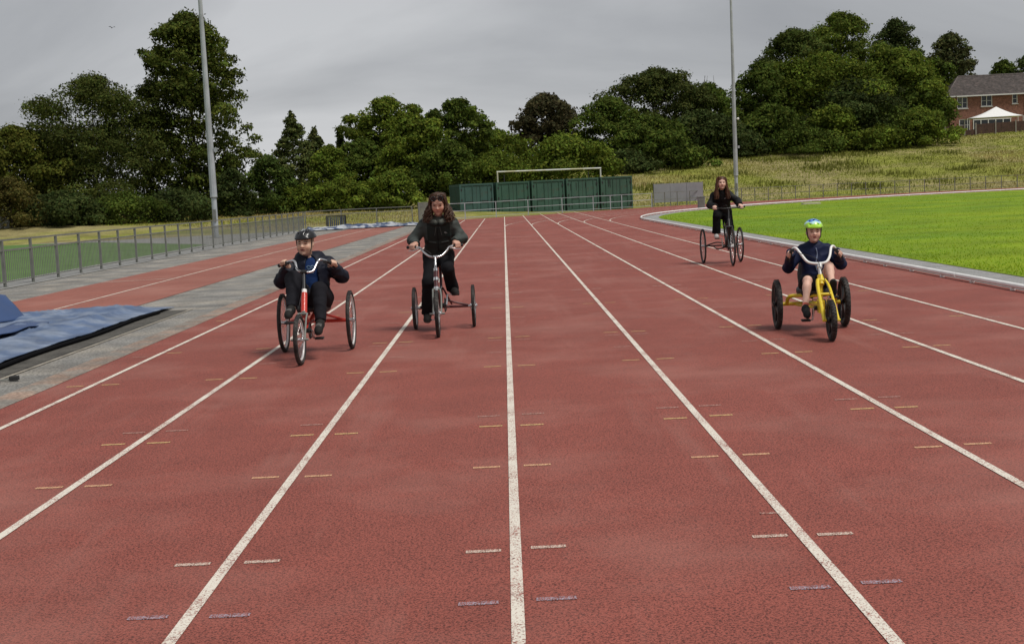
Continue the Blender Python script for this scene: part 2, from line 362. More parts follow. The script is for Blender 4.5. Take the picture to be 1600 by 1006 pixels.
def tree(name, label, u, vtop, wpx, Y, shape, tint, seed, cat='tree', group=None, dens=1.0, lean=0., bare=0.):
    rng = np.random.RandomState(seed)
    top = cam_at(u, vtop, Y); x0, z0 = top.x, tz(top.x, Y) - .1; h = top.z - z0; w = wpx * 1.1 * Y / 2000
    base = np.array([x0 - lean * h, Y, z0]); root = thing(name, label, cat, tuple(base), 0, group)
    cb = {'round': .03, 'tall': .0, 'bush': 0., 'open': .22, 'cone': .03}[shape] * h
    ch = h - cb; pt, pr = PROFILE[shape]
    nl = int({'round': 120, 'tall': 170, 'bush': 62, 'open': 130, 'cone': 90}[shape] * max(.6, min(1.6, ch / max(w, .1) * .8)))
    t = rng.rand(nl) ** .85; phi = rng.rand(nl) * 6.283
    ripple = 1 + .12 * np.sin(phi * 3 + rng.rand() * 6) + .1 * np.sin(phi * 5 + t * 9 + rng.rand() * 6)
    rad = np.interp(t, pt, pr) * w / 2 * ripple * (.25 + .78 * rng.rand(nl) ** .55)
    lr = w * rng.uniform(.055, .14, nl) * (.75 if shape in ('cone', 'open') else 1)
    if shape == 'cone': lr *= (1.15 - .85 * t)
    if shape == 'tall': lr *= .85
    rad = np.maximum(rad - lr * .55, 0)
    C = np.stack([rad * np.cos(phi) + lean * h * (cb + t * ch) / h, rad * np.sin(phi), cb + t * (ch - lr * .8)], 1)
    ls = .0012 * Y * rng.uniform(.85, 1.1)        # half length of a leaf spray
    area = wpx * (h * 2000 / Y)
    ntot = int(area * 1.45 * dens); cnt = np.maximum((ntot * lr ** 2 / (lr ** 2).sum()).astype(int), 8)
    idx = np.repeat(np.arange(nl), cnt); n = len(idx)
    d = rng.normal(size=(n, 3)); d /= np.linalg.norm(d, axis=1, keepdims=True); d[:, 2] = np.where(rng.rand(n) < .6, np.abs(d[:, 2]), d[:, 2])
    sq = np.array([1, 1, .72])
    if shape == 'cone': sq = np.array([1.25, 1.25, .45])
    rr = lr[idx] * (.55 + .5 * rng.rand(n) ** .6)
    P = C[idx] + d * rr[:, None] * sq
    P += .25 * ls * rng.normal(size=(n, 3)) * 2
    fill = rng.rand(n) < .16; nf = fill.sum(); tf = rng.rand(nf); pf = rng.rand(nf) * 6.283; rf_ = np.interp(tf, pt, pr) * w / 2 * .86 * np.sqrt(rng.rand(nf)); P[fill] = np.stack([rf_ * np.cos(pf) + lean * h * (cb + tf * ch) / h, rf_ * np.sin(pf), cb + tf * ch * .96], 1)
    stray = rng.rand(n) < .05; P[stray] += d[stray] * lr[idx][stray, None] * .35
    P[:, 2] = np.maximum(P[:, 2], .05 + .3 * rng.rand(n))
    Nn = d + rng.normal(size=(n, 3)) * .55 + np.array([0, 0, .35]); Nn /= np.linalg.norm(Nn, axis=1, keepdims=True)
    V, F = leaf_quads(P, Nn, ls * rng.uniform(.6, 1.35, n), rng)
    lobe = np.clip(1 + .26 * rng.normal(size=nl), .6, 1.5)
    c = np.array((1.6, 1.6, 1.15))[None] * np.array(tint)[None] * (lobe[idx] * rng.uniform(.75, 1.25, n))[:, None]
    c[:, 0] *= rng.uniform(.85, 1.25, n)
    npobj('crown', V, F, M_leaf, root, col=np.repeat(c, 4, 0))
    tb = MB(); r0 = max(.06, .035 * h ** .9 * .5)
    tp = [(0, 0, -.3), (.02 * h * rng.normal(), .01 * h, .25 * h), (lean * h * .55, .02 * h * rng.normal(), .55 * h), (lean * h, 0, (.9 if shape in ('cone', 'tall') else .78) * h)]
    tp = spline(tp, 4); tb.tube(tp, [r0 * (1 - .85 * i / (len(tp) - 1)) for i in range(len(tp))], 7)
    for k in rng.permutation(nl)[:14]:
        j = min(len(tp) - 2, max(2, int((C[k, 2] / h) * .7 * len(tp)))); a = tp[j]; b = Vector(C[k])
        tb.tube(spline([a, (a + b) / 2 + Vector((0, 0, -.03 * h)), b], 3), [r0 * .35, r0 * .3, r0 * .26, r0 * .22, r0 * .17, r0 * .12, r0 * .06], 5)
    if bare:
        for k in range(5):
            a = Vector((rng.normal() * w * .12, 0, h * .8)); b = a + Vector((rng.normal() * .6, rng.normal() * .5, h * bare))
            tb.tube([a, (a + b) / 2, b], [.05, .035, .015], 4)
    tb.build('trunk', M_bark, root)
    return root
G1 = (.046, .068, .016); G2 = (.066, .092, .017); G3 = (.074, .104, .020); G4 = (.032, .046, .018); G5 = (.058, .054, .020)
TREES = [
 ('broadleaf_tree', 'tall dense broadleaf tree behind the left floodlight pole, tallest on that side', 288, 16, 158, 102, 'tall', (.050, .066, .017), 1, -.0),
 ('broadleaf_tree', 'broad dark green tree left of the tallest tree', 140, 112, 215, 98, 'round', (.046, .060, .019), 2, 0),
 ('broadleaf_tree', 'olive green tree cut by the left edge of the picture', 18, 192, 170, 95, 'round', (.058, .068, .016), 3, 0),
 ('shrub', 'brownish shrub at the left edge behind the signboard', 12, 276, 120, 80, 'bush', G5, 4, 0),
 ('shrub', 'dark shrub beneath the broad tree at far left', 95, 296, 140, 82, 'bush', G4, 5, 0),
 ('shrub', 'low dark shrub below the gap between two left trees', 190, 298, 140, 85, 'bush', G1, 6, 0),
 ('shrub', 'dark shrub at the foot of the tallest left tree', 275, 292, 130, 88, 'bush', G4, 7, 0),
 ('shrub', 'dark shrub just right of the left floodlight pole', 362, 262, 70, 95, 'bush', G4, 8, 0),
 ('round_bush', 'round dark bush between the tallest left tree and the conifer', 418, 240, 84, 98, 'bush', (.040, .062, .018), 9, 0),
 ('conifer_tree', 'pointed grey green conifer, tallest spire left of centre', 454, 172, 125, 112, 'cone', (.052, .066, .028), 10, 0),
 ('conifer_tree', 'shorter conifer touching the tall spire on its right', 490, 198, 90, 115, 'cone', (.052, .064, .028), 11, 0),
 ('conifer_tree', 'small conifer tip poking above the yellowish bush', 530, 204, 60, 124, 'cone', G4, 12, 0),
 ('round_bush', 'yellowish green bush below the small conifer tip', 512, 224, 80, 104, 'bush', G3, 13, 0),
 ('broadleaf_tree', 'spreading tree with ragged left branches above the curly haired rider', 604, 151, 128, 124, 'open', G2, 14, 0),
 ('broadleaf_tree', 'light green mid height tree in front of two taller crowns', 652, 178, 110, 112, 'round', G2, 15, 0),
 ('broadleaf_tree', 'open crowned tree with sky gaps left of the goal frame', 715, 153, 104, 126, 'open', G1, 16, 0),
 ('broadleaf_tree', 'dark green understorey tree between conifer and spreading tree', 565, 212, 110, 116, 'bush', G1, 17, 0),
 ('shrub', 'pale spiky shrub in the dry grass behind the curly haired rider', 612, 264, 92, 96, 'bush', G3, 18, 0),
 ('shrub', 'low wide shrub at the edge of the dry grass', 535, 276, 110, 98, 'bush', G2, 19, 0),
 ('shrub', 'low green scrub right of the round dark bush', 470, 288, 90, 99, 'bush', G2, 20, 0),
 ('broadleaf_tree', 'dark tree filling in left of the container row', 700, 216, 120, 110, 'bush', G1, 21, 0),
 ('broadleaf_tree', 'low green tree in the dip behind the container row', 772, 200, 120, 132, 'round', G2, 22, 0),
 ('broadleaf_tree', 'dark copper domed tree standing alone on the skyline', 852, 143, 112, 140, 'round', (.040, .038, .024), 23, 0),
 ('round_bush', 'bright green domed bush behind the goal frame', 880, 208, 170, 114, 'bush', G3, 24, 0),
 ('round_bush', 'green bush behind the left end of the containers', 775, 232, 120, 112, 'bush', G2, 25, 0),
 ('broadleaf_tree', 'tree stepping up between copper dome and large dome', 948, 150, 110, 136, 'round', G1, 26, 0),
 ('broadleaf_tree', 'large dark domed tree left of the right floodlight pole', 1022, 103, 150, 146, 'round', (.040, .052, .018), 27, 0),
 ('broadleaf_tree', 'mid green tree in front of the large dark dome', 1010, 178, 130, 134, 'round', G1, 28, 0),
 ('broadleaf_tree', 'tree with bare twigs on top beside the right floodlight pole', 1105, 128, 90, 148, 'round', G1, 29, 0),
 ('broadleaf_tree', 'dark tree directly left of the right floodlight pole', 1095, 170, 120, 138, 'round', G4, 30, 0),
 ('shrub', 'dark scrub at the top of the bank right of the containers', 980, 232, 100, 128, 'bush', G4, 31, 0),
 ('shrub', 'low scrub on the bank below the dark tree', 1070, 222, 90, 130, 'bush', G1, 32, 0),
 ('broadleaf_tree', 'left shoulder of the big wood, just right of the floodlight pole', 1188, 95, 90, 152, 'round', G1, 33, 0),
 ('broadleaf_tree', 'tall crown on the left of the big wood', 1238, 42, 120, 160, 'round', (.040, .056, .017), 34, 0),
 ('broadleaf_tree', 'highest crown of the big wood', 1312, 16, 130, 166, 'round', (.055, .078, .017), 35, 0),
 ('broadleaf_tree', 'dark rounded crown right of the highest crown', 1398, 28, 84, 170, 'round', G4, 36, 0),
 ('broadleaf_tree', 'upright tree nearest the house roof', 1485, 50, 76, 178, 'tall', (.048, .056, .028), 37, 0),
 ('broadleaf_tree', 'light green broad crown in the middle of the big wood', 1285, 78, 190, 154, 'round', G2, 38, 0),
 ('broadleaf_tree', 'green crown sloping down towards the house', 1400, 72, 150, 158, 'round', G2, 39, 0),
 ('broadleaf_tree', 'dark tree in the deep shade of the big wood', 1330, 120, 160, 150, 'round', G4, 40, 0),
 ('broadleaf_tree', 'shadowy tree between the big wood and house', 1432, 120, 104, 154, 'round', G1, 41, 0),
 ('broadleaf_tree', 'dense tree filling the gap between big wood and house gable', 1462, 88, 74, 172, 'round', G1, 51, 0),
 ('round_bush', 'bush below the left shoulder of the big wood', 1205, 160, 130, 144, 'bush', G1, 42, 0),
 ('round_bush', 'fresh green bush low in the big wood', 1300, 162, 100, 143, 'bush', G2, 43, 0),
 ('round_bush', 'dark bush left of the bush beside the house fence', 1380, 160, 120, 146, 'bush', G1, 44, 0),
 ('round_bush', 'bright green bush beside the left end of the house fence', 1437, 166, 100, 144, 'bush', G3, 45, 0),
 ('shrub', 'low scrub at the grass edge below the big wood', 1250, 196, 150, 141, 'bush', G1, 46, 0),
 ('shrub', 'low scrub at the grass edge nearer the house', 1375, 196, 110, 142, 'bush', G2, 47, 0),
 ('shrub', 'dark scrub behind the right floodlight pole', 1150, 200, 110, 140, 'bush', G4, 48, 0),
 ('broadleaf_tree', 'small pale tree showing over the house roof', 1568, 92, 50, 210, 'round', G1, 49, 0),
 ('broadleaf_tree', 'dark tree over the house roof at the right edge', 1606, 84, 50, 206, 'round', G4, 50, 0),
]
for T in TREES:
    tree(*T[:9], cat={'shrub': 'shrub', 'round_bush': 'bush'}.get(T[0], 'tree'), group='shrubs and bushes at the field edge' if T[0] in ('shrub', 'round_bush') else 'trees around the ground', bare=.28 if 'bare twigs' in T[1] else 0)
# ================================================================== FENCES, CONTAINERS, POLES, HOUSE
M_galv = mat('galvanised_steel', (.19, .195, .178), .65, .15, var=.2, scale=3)
M_galvl = mat('galvanised_light', (.43, .46, .49), .6, .1, var=.14, scale=1.2, col2=(.34, .36, .38), c2scale=.8)
def fence(name, label, pts, posts=True, bars=True, hh=1.04, m=None, second=.80, group='metal railings around the track'):
    """pts: list of post base points"""
    m = m or M_galv; o = pts[0]; root = thing(name, label, 'fence', (o[0], o[1], tz(*o)), 0, group)
    L0 = Vector((o[0], o[1], tz(*o))); P = [Vector((p[0], p[1], tz(*p))) - L0 for p in pts]
    b = MB(); b.box((0, 0, hh / 2 - .05), (.055, .055, hh + .1)); b.box((0, 0, .01), (.12, .12, .02)); pm = None
    for p in P:
        if pm is None: q = b.build('post', m, root); pm = q.data
        else: q = shared('post', pm, root)
        q.location = p
    bm = MB()
    for a, c in zip(P[:-1], P[1:]):
        d = (c - a).normalized(); a2 = a + d * .03; c2 = c - d * .03; up = Vector((0, 0, 1))
        for z in (hh - .02, second, .12):
            k = MB(); k.bar(a2 + up * z, c2 + up * z, .034, .036 if z > .5 else .026); k.build('rail', m, root)
        if bars:
            n = int((c - a).length / .105)
            for i in range(1, n):
                q = a.lerp(c, i / n); bm.bar(q + up * .135, q + up * (second - .02), .012)
    if bars: tag(bm.build('infill_bars', m, root), kind='stuff')
    return root
fence('railing', 'long grey railing with thin bars along the left side of the track', [(-10.79, 24.2 + 1.655 * i) for i in range(28)])
fence('railing', 'short railing at the far left corner in front of dry grass', [(-10.75, 69.3), (-9.05, 71.2), (-7.25, 72.9), (-5.35, 74.4)])
gt = fence('railing', 'pale grey railing in front of the green container row', [(-4.2, 79.4), (-2.5, 81.4), (-.55, 84.0), (1.6, 86.6), (4.0, 89.0), (6.3, 91.0), (7.6, 92.0), (8.5, 92.9), (10.9, 95.0)], m=M_galvl, bars=False, second=.55)
M_grey = mat('grey_sheet', (.27, .28, .30), .6, var=.12, scale=1.2)
g2 = thing('gate_panel', 'dark grey gate panel beside the curly haired rider', 'gate', (-4.78, 76.9, 0), .95)
b = MB()
for x in (-.55, .55): b.box((x, 0, .62), (.06, .06, 1.24))
for z in (.1, 1.2): b.box((0, 0, z), (1.04, .05, .05))
b.build('gate_frame', M_galv, g2)
for i in range(9):
    b = MB(); b.box((-.44 + .11 * i, 0, .65), (.075, .02, 1.04)); b.build('slat', M_galv, g2)
ap = arc(48.9, 130.6, 62, 44)
rf = fence('railing', 'thin dark railing along the foot of the grassy bank', [ap[i] for i in range(45)], bars=False, hh=1.06, second=.52, m=mat('dark_post', (.16, .165, .14), .8, var=.2))
sp = thing('wind_screen', 'pale grey sheet fixed to the railing right of the containers', 'screen', (13.3, 97.9, 0), .12)
for i in range(3):
    b = MB(); b.box((-1.28 + 1.28 * i, 0, .98), (1.26, .02, 1.42)); b.build('panel', M_grey, sp)
for i in range(4):
    b = MB(); b.box((-1.92 + 1.28 * i, .05, .85), (.06, .05, 1.75)); b.build('post', M_galv, sp)

# containers: five ends side by side
def cmat(n, c): return mat(n, c, .55, var=.18, scale=.8, col2=(c[0] * .55 + .03, c[1] * .5, c[2] * .45), c2scale=1.6, c2w=(.58, .75), fine=.08, fscale=20)
CM = [cmat('container_green_blue', (.040, .098, .086)), cmat('container_green_a', (.036, .098, .068)), cmat('container_green_b', (.038, .10, .07)), cmat('container_green_c', (.042, .105, .072)), cmat('container_green_d', (.040, .098, .065))]
M_dark = mat('black_rubber', (.018, .018, .018), .7, var=.2)
M_rust = mat('rust_streak', (.012, .018, .013), .9, var=.3, scale=6)
A = Vector((-3.08, 90.7, 0)); Bv = Vector((9.75, 94.4, 0)); dirv = (Bv - A).normalized(); cang = math.atan2(dirv.y, dirv.x)
cl = ['blue green container end at the left of the row, set slightly apart', 'green container end, second from the left of the row', 'green container end in the middle of the row', 'green container end, second from the right, with dark streaks starting', 'green container end at the right of the row with dark drip streaks']
hts = [2.28, 2.30, 2.32, 2.34, 2.36]
for i in range(5):
    t = i * 2.63 + 1.27 + (-.07 if i == 0 else 0); c = A + dirv * t
    r = thing('shipping_container', cl[i], 'container', (c.x, c.y, .02), cang, 'green shipping containers'); h = hts[i]; w = 2.46
    body = MB(); D = 3.0
    body.box((-w / 2 + .02, D / 2, h / 2), (.04, D, h)); body.box((w / 2 - .02, D / 2, h / 2), (.04, D, h)); body.box((0, D - .02, h / 2), (w - .08, .04, h)); body.box((0, D / 2 , h - .03), (w - .085, D - .045, .045)); body.box((0, D / 2, .08), (w - .085, D - .045, .1))
    for s in (-1, 1):
        for k in range(14): body.box((s * (w / 2 + .012), .15 + k * .2, h / 2), (.03, .1, h - .3))
    body.build('wall', CM[i], r)
    fr = MB()
    for s in (-1, 1): fr.box((s * (w / 2 - .055), -.035, h / 2), (.11, .06, h))
    fr.box((0, -.035, h - .06), (w - .225, .06, .12)); fr.box((0, -.035, .08), (w - .225, .06, .14)); fr.build('door_frame', CM[i], r)
    for s in (-1, 1):
        dw = (w - .24) / 2 - .02; dx = s * (dw / 2 + .012); b = MB(); b.box((dx, -.005, h / 2 + .01), (dw, .03, h - .3)); d = b.build('door', CM[i], r)
        for k in range(2):
            b = MB(); x = dx + (k - .5) * dw * .5; b.tube([(x, -.05, .1), (x, -.05, h - .06)], .016, 6)
            for z in (.35, h * .5, h - .35): b.box((x, -.035, z), (.07, .03, .06))
            b.build('lock_rod', CM[i], d)
        b = MB(); b.bar((dx - .2 * dw, -.075, 1.05 + .03 * s), (dx + .25 * dw, -.075, 1.02), .03, .05); b.build('lock_handle', M_dark, d)
        for z in (.4, 1.15, h - .4):
            b = MB(); b.box((s * (w / 2 - .13), -.06, z), (.1, .03, .14)); b.build('hinge', M_dark, d)
    b = MB(); b.box((0, -.012, h / 2), (.02, .02, h - .32)); b.build('door_seal', M_dark, r)
    rn = random.Random(i)
    if i >= 3:
        for k in range(5 if i == 4 else 3):
            x = rn.uniform(-.95, 1.0); z1 = h - rn.uniform(.16, .4); L_ = rn.uniform(.4, .9); b = MB()
            b.add([(x - .03, -.0225, z1), (x + .035, -.0225, z1 - .03), (x + .02, -.0225, z1 - L_), (x - .005, -.0225, z1 - L_ * 1.05), (x - .02, -.0225, z1 - L_ * .6)], [(4, 3, 2, 1, 0)]); b.build('drip_stain', M_rust, r)
# goal frame behind the containers, on the slope
gA = cam_at(777, 269, 97.5); gB = cam_at(938, 263, 100.5); gz = min(tz(gA.x, 97.5), tz(gB.x, 100.5))
gr = thing('goal_frame', 'white football goal frame showing above the containers', 'goal', (gA.x, gA.y, gz))
M_goal = mat('goal_paint', (.62, .64, .60), .5, var=.1, col2=(.50, .48, .30), c2scale=.9)
o_ = Vector((gA.x, gA.y, gz))
for p in (gA, gB):
    b = MB(); b.tube([(p.x - o_.x, p.y - o_.y, tz(p.x, p.y) - o_.z - .05), p - o_], .055, 8); b.build('goal_post', M_goal, gr)
    b = MB(); b.tube([p - o_ + Vector((.5 if p is gA else -.9, .9, -.2)), p - o_ + Vector((.5 if p is gA else -.9, .9, tz(p.x, p.y + .9) - p.z - .05))], .04, 6); b.build('back_stay', M_dark, gr)
b = MB(); b.tube([gA - o_ + Vector((-.05, 0, 0)), gB - o_ + Vector((.05, 0, 0))], .06, 8); b.build('crossbar', M_goal, gr)

# floodlight poles
def pole(u0, vb, Y, r0, r1, hgt, label, door=1.9):
    p = cam_at(u0, vb, Y); z = tz(p.x, Y); rt = thing('floodlight_pole', label, 'pole', (p.x, Y, z), 0, 'floodlight poles')
    b = MB(); b.tube([(0, 0, -.2), (0, 0, .45), (0, 0, .46), (0, 0, 2.2)], [r0 * .75, r0 * .75, r0 * .75, r0 * .75], 12); b.build('base_section', M_galvl, rt)
    b = MB(); n = 6
    for k in range(n):
        za, zb = 2.0 + (hgt - 2.0) * k / n, 2.0 + (hgt - 2.0) * (k + 1) / n; ra, rb = r0 + (r1 - r0) * k / n, r0 + (r1 - r0) * (k + 1) / n
        b.tube([(0, 0, za), (0, 0, zb + .12)], [ra * 1.0, rb], 10, smooth=False)
    b.build('shaft', M_galvl, rt)
    b = MB(); b.ring((0, 0, 2.0), r0 * .95, .03, 16, 6, 'Z'); b.build('collar', M_galv, rt)
    b = MB(); b.box((0, -r0 * .75 - .01, 1.1), (.16, .03, .6)); b.build('service_door', M_galv, rt)
    b = MB(); b.box((0, 0, .01), (.55, .55, .06)); b.build('base_plate', M_galv, rt)
    b = MB(); b.box((r0 + .08, -.05, 4.3), (.16, .12, .2)); b.build('junction_box', M_galvl, rt)
    return rt
pole(338.5, 372, 63.3, .17, .05, 18, 'tall grey floodlight pole on the left in front of the tallest tree')
rp_ = pole(1151, 312, 104, .19, .05, 22, 'tall grey floodlight pole on the right at the foot of the bank')
p = cam_at(1152.5, 186, 104); b = MB(); b.ring((.28, -.1, p.z - tz(p.x, 104)), .05, .05, 10, 6, 'Y'); b.bar((.15, -.1, p.z - tz(p.x, 104)), (.25, -.1, p.z - tz(p.x, 104)), .04); b.build('small_lamp', M_whitepaint, rp_)

# signboard at the left edge
p = cam_at(2, 352, 80); sg = thing('signboard', 'pale grey signboard on two posts at the left edge', 'sign', (p.x, 80, tz(p.x, 80)))
z8 = tz(p.x, 80); zt = cam_at(8, 333, 80).z - z8; zb = cam_at(8, 357, 80).z - z8
for i in range(2):
    b = MB(); b.box((-.3, -.03, zb + (zt - zb) * (.25 + .5 * i)), (1.4, .04, (zt - zb) / 2 - .03)); b.build('board', mat('board_pale%d' % i, (.38, .40, .42), .5, var=.08), sg)
for x in (.45, -1.05):
    b = MB(); b.box((x, .05, zt / 2), (.11, .1, zt)); b.build('post', M_galvl, sg)

# ------------------------------------------------------------------ tarpaulins
M_tarp = mat('blue_tarp', (.080, .125, .225), .55, var=.28, scale=3, bump=.5, bscale=6, col2=(.185, .23, .315), c2scale=2.4, c2w=(.42, .6), fine=.05, fscale=80, spec=.6)
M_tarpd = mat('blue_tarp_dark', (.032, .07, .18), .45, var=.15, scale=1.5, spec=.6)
def cloth(name, fn, nu, nv, m, parent=None, thick=.012):
    U, V_ = np.meshgrid(np.linspace(0, 1, nu), np.linspace(0, 1, nv)); P = fn(U, V_)
    ii = (np.arange(nv - 1)[:, None] * nu + np.arange(nu - 1)[None]).ravel()
    o = npobj(name, P.reshape(-1, 3), np.stack([ii, ii + 1, ii + nu + 1, ii + nu], 1), m, parent, smooth=True)
    s = o.modifiers.new('thick', 'SOLIDIFY'); s.thickness = thick; s.offset = -1
    return o
def tarp1(U, V_):
    # U along the pit (Y), V from the near side (x=-5.05) to the far side
    y = 3 + U * 16.6; edge = .10 * np.sin(y * 1.7) + .06 * np.sin(y * 4.1 + 1)
    x = -5.13 - V_ * (4.1 - edge) + edge * .3
    far = 19.5 - .25 * V_ + .15 * np.sin(V_ * 9); y = np.minimum(y, far) + .0 * V_
    P = np.stack([x, y, np.zeros_like(x)], -1)
    cr = np.clip(1 - np.abs(vnoise(P * np.array([1.9, .55, 1]), 15, 2.6, 2)) * 5, 0, 1) + .8 * np.clip(1 - np.abs(vnoise(P * np.array([.9, 1.0, 1]), 16, 3.4, 2)) * 6, 0, 1)
    fold = .032 * cr + .014 * vnoise(P * np.array([.8, 1.6, 1]), 7, 2.2, 4) + .015 * np.abs(vnoise(P * np.array([1.6, .6, 1]), 8, 6.5, 2)) + .06 * np.abs(vnoise(P * np.array([2.2, .35, 1]), 9, 2.0, 2)) * np.exp(-V_ * 1.5)
    rim = np.exp(-(V_ / .035) ** 2) * .05
    rise = .032 + .035 * np.clip(V_ * 9, 0, 1)
    P[..., 2] = .03 + (rise + np.clip(fold, -.04, .13) * np.clip(V_ * 8, .25, 1)) * np.clip((1 - U) * 22, .12, 1)
    return P
t1 = cloth('tarpaulin', tarp1, 330, 130, M_tarp); tag(t1, 'faded blue tarpaulin spread over the jump pit at left', 'tarpaulin', 'blue tarpaulins')
b = MB(); b.tube([(-5.10 + .10 * .3 * math.sin(y * 1.7), y, .036) for y in np.arange(3, 18.9, .3)], .026, 8); b.build('hem_roll', mat('hem_shadow_black', (.006, .006, .007), .9, var=0, spec=.05), t1)  # black tube along the tarp edge, its colour also standing for the shadow there
def flap(U, V_):
    y = 14.2 + U * 4.1; x = -7.75 - .35 * U + .0 * V_ - V_ * (.55 + .2 * U)
    z = .16 + V_ * (.62 - .42 * np.clip(U - .55, 0, 1) / .45) + .03 * np.sin(U * 11 + V_ * 4)
    return np.stack([x + .06 * np.sin(U * 8), y, z], -1)
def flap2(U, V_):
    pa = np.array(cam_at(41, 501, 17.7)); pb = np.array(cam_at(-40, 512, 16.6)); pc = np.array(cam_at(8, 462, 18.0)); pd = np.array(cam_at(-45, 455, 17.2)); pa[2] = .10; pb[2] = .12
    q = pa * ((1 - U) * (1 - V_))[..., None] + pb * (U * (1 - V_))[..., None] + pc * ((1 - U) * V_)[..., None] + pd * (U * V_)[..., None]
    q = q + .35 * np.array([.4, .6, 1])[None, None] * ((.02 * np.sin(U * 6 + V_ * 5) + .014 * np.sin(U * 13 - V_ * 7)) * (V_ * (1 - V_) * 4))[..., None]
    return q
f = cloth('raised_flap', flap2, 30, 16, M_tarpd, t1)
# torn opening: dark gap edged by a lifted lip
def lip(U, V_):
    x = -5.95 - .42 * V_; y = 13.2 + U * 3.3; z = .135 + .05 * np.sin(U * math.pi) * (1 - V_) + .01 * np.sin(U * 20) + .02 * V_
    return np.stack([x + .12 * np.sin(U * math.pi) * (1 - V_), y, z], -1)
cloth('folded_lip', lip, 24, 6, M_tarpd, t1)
def tarp2(U, V_):
    x = -12.4 + .0 * U + U * 7.2; y = 67.6 + V_ * 2.1 + .35 * U * 6
    P = np.stack([x, y, 0 * x], -1)
    P[..., 0] = x * 1.0 + 1.9; P[..., 2] = .06 + .22 * np.clip(np.sin(V_ * math.pi), 0, 1) * (.55 + .45 * np.abs(vnoise(P, 21, 3.2, 3))) + .10 * vnoise(P, 22, 4, 2) * np.sin(V_ * math.pi)
    P[..., 2] = np.maximum(P[..., 2], .03)
    return P
t2 = cloth('tarpaulin', tarp2, 90, 26, mat('tarp_mixed', (.035, .06, .13), .6, var=.3, scale=3, col2=(.40, .42, .45), c2scale=2.2, c2w=(.46, .54))); tag(t2, 'crumpled blue and white tarpaulin at the far corner railing', 'tarpaulin', 'blue tarpaulins')
bd = thing('crate_frame', 'dark slatted metal frame standing behind the far tarpaulin', 'frame', (-9.3, 70.9, 0), .72)
b = MB()
for x in (-.62, .62): b.box((x, 0, .38), (.06, .06, .72))
for z in (.08, .72): b.box((0, 0, z), (1.18, .05, .06))
b.build('frame', M_dark, bd)
for i in range(9):
    b = MB(); b.box((-.52 + .13 * i, 0, .4), (.07, .03, .56)); b.build('slat', mat('slat_dark%d' % i, (.05, .06, .075), .6), bd)
bb_ = thing('weight_block', 'small black weight with wire loop on the tarmac at lower left', 'weight', (-4.6, 11.75, .012), .1)
b = MB(); b.box((0, 0, .022), (.085, .06, .042)); b.build('block', M_dark, bb_, bevel=.008)
b = MB(); b.ring((-.085, 0, .01), .04, .006, 20, 6, 'Z'); b.build('loop', M_galv, bb_)
sl = thing('grass_slab', 'cream concrete slab lying in the far infield grass', 'slab', tuple(cam_at(1267, 318, 77)[:2]) + (.03,), .05)
b = MB(); b.box((0, 0, .03), (1.05, .5, .1)); b.build('slab_top', mat('cream_concrete', (.50, .46, .33), .85, bump=.3), sl, bevel=.02)
b = MB(); b.box((0, .02, -.02), (1.2, .6, .04)); b.build('footing', M_gravel, sl)
p = cam_at(1103.5, 326, 80); cb_ = thing('utility_cabinet', 'small grey cabinet on the grass edge behind the long haired rider', 'cabinet', (p.x - .3, 80, .03))
b = MB(); b.box((0, 0, .35), (.42, .35, .66)); b.build('body', M_grey, cb_, bevel=.02)
b = MB(); b.box((0, 0, .71), (.48, .41, .05)); b.build('lid', M_galv, cb_, bevel=.01)
b = MB(); b.box((0, -.18, .34), (.36, .015, .54)); b.build('door', M_galv, cb_)

# ------------------------------------------------------------------ house on the bank
M_brick = mat('brick_red', (.25, .115, .085), .85, var=.35, scale=3.5, fine=.3, fscale=9, col2=(.33, .17, .12), c2scale=2.6, c2w=(.55, .7), bump=.3, bscale=14)
M_roof = mat('roof_tile', (.095, .080, .075), .85, var=.4, scale=3.2, fine=.25, fscale=12, col2=(.15, .12, .11), c2scale=2, c2w=(.5, .7))
M_glass = mat('window_glass', (.02, .025, .03), .08, var=0)
M_upvc = mat('white_upvc', (.72, .72, .70), .4, var=.05)
HX, HY = 56.9, 165.0; hz = 5.9; wallt = 11.15; x1 = 80.0
hs = thing('brick_house', 'red brick two storey house with grey tiled roof on the bank', 'house', (HX, HY, hz))
def wl(m, x0, z0, xx1, z1, y=0, d=.3): m.box(((x0 + xx1) / 2 - HX, y + d / 2, (z0 + z1) / 2 - hz), (xx1 - x0, d, z1 - z0))
wins = [(58.37, 9.56, 59.71, 11.03), (61.44, 9.69, 62.86, 11.12), (65.41, 9.87, 66.1, 11.12), (69.0, 9.7, 70.4, 11.1), (58.6, 6.7, 60.0, 8.2)]
b = MB(); up_ = [w for w in wins if w[1] > 9]; cx0 = 57.4
b.box(((57.4 + x1) / 2 - HX, 4, (hz + wallt) / 2 - hz), (x1 - 57.4, 7.4, wallt - hz - .05))     # core
wb = MB(); zlo, zhi = 9.4, wallt; cur = 57.4
for (xa, za, xb, zb) in up_:
    wl(wb, cur, zlo, xa, zhi); wl(wb, xa, zlo, xb, za); wl(wb, xa, zb, xb, zhi); cur = xb
wl(wb, cur, zlo, x1, zhi); wl(wb, 57.4, hz - 1, 58.6, zlo); wl(wb, 58.6, hz - 1, 60.0, 6.7); wl(wb, 58.6, 8.2, 60.0, zlo); wl(wb, 60.0, hz - 1, x1, zlo)
wb.build('wall', M_brick, hs); b.build('wall_core', M_brick, hs)
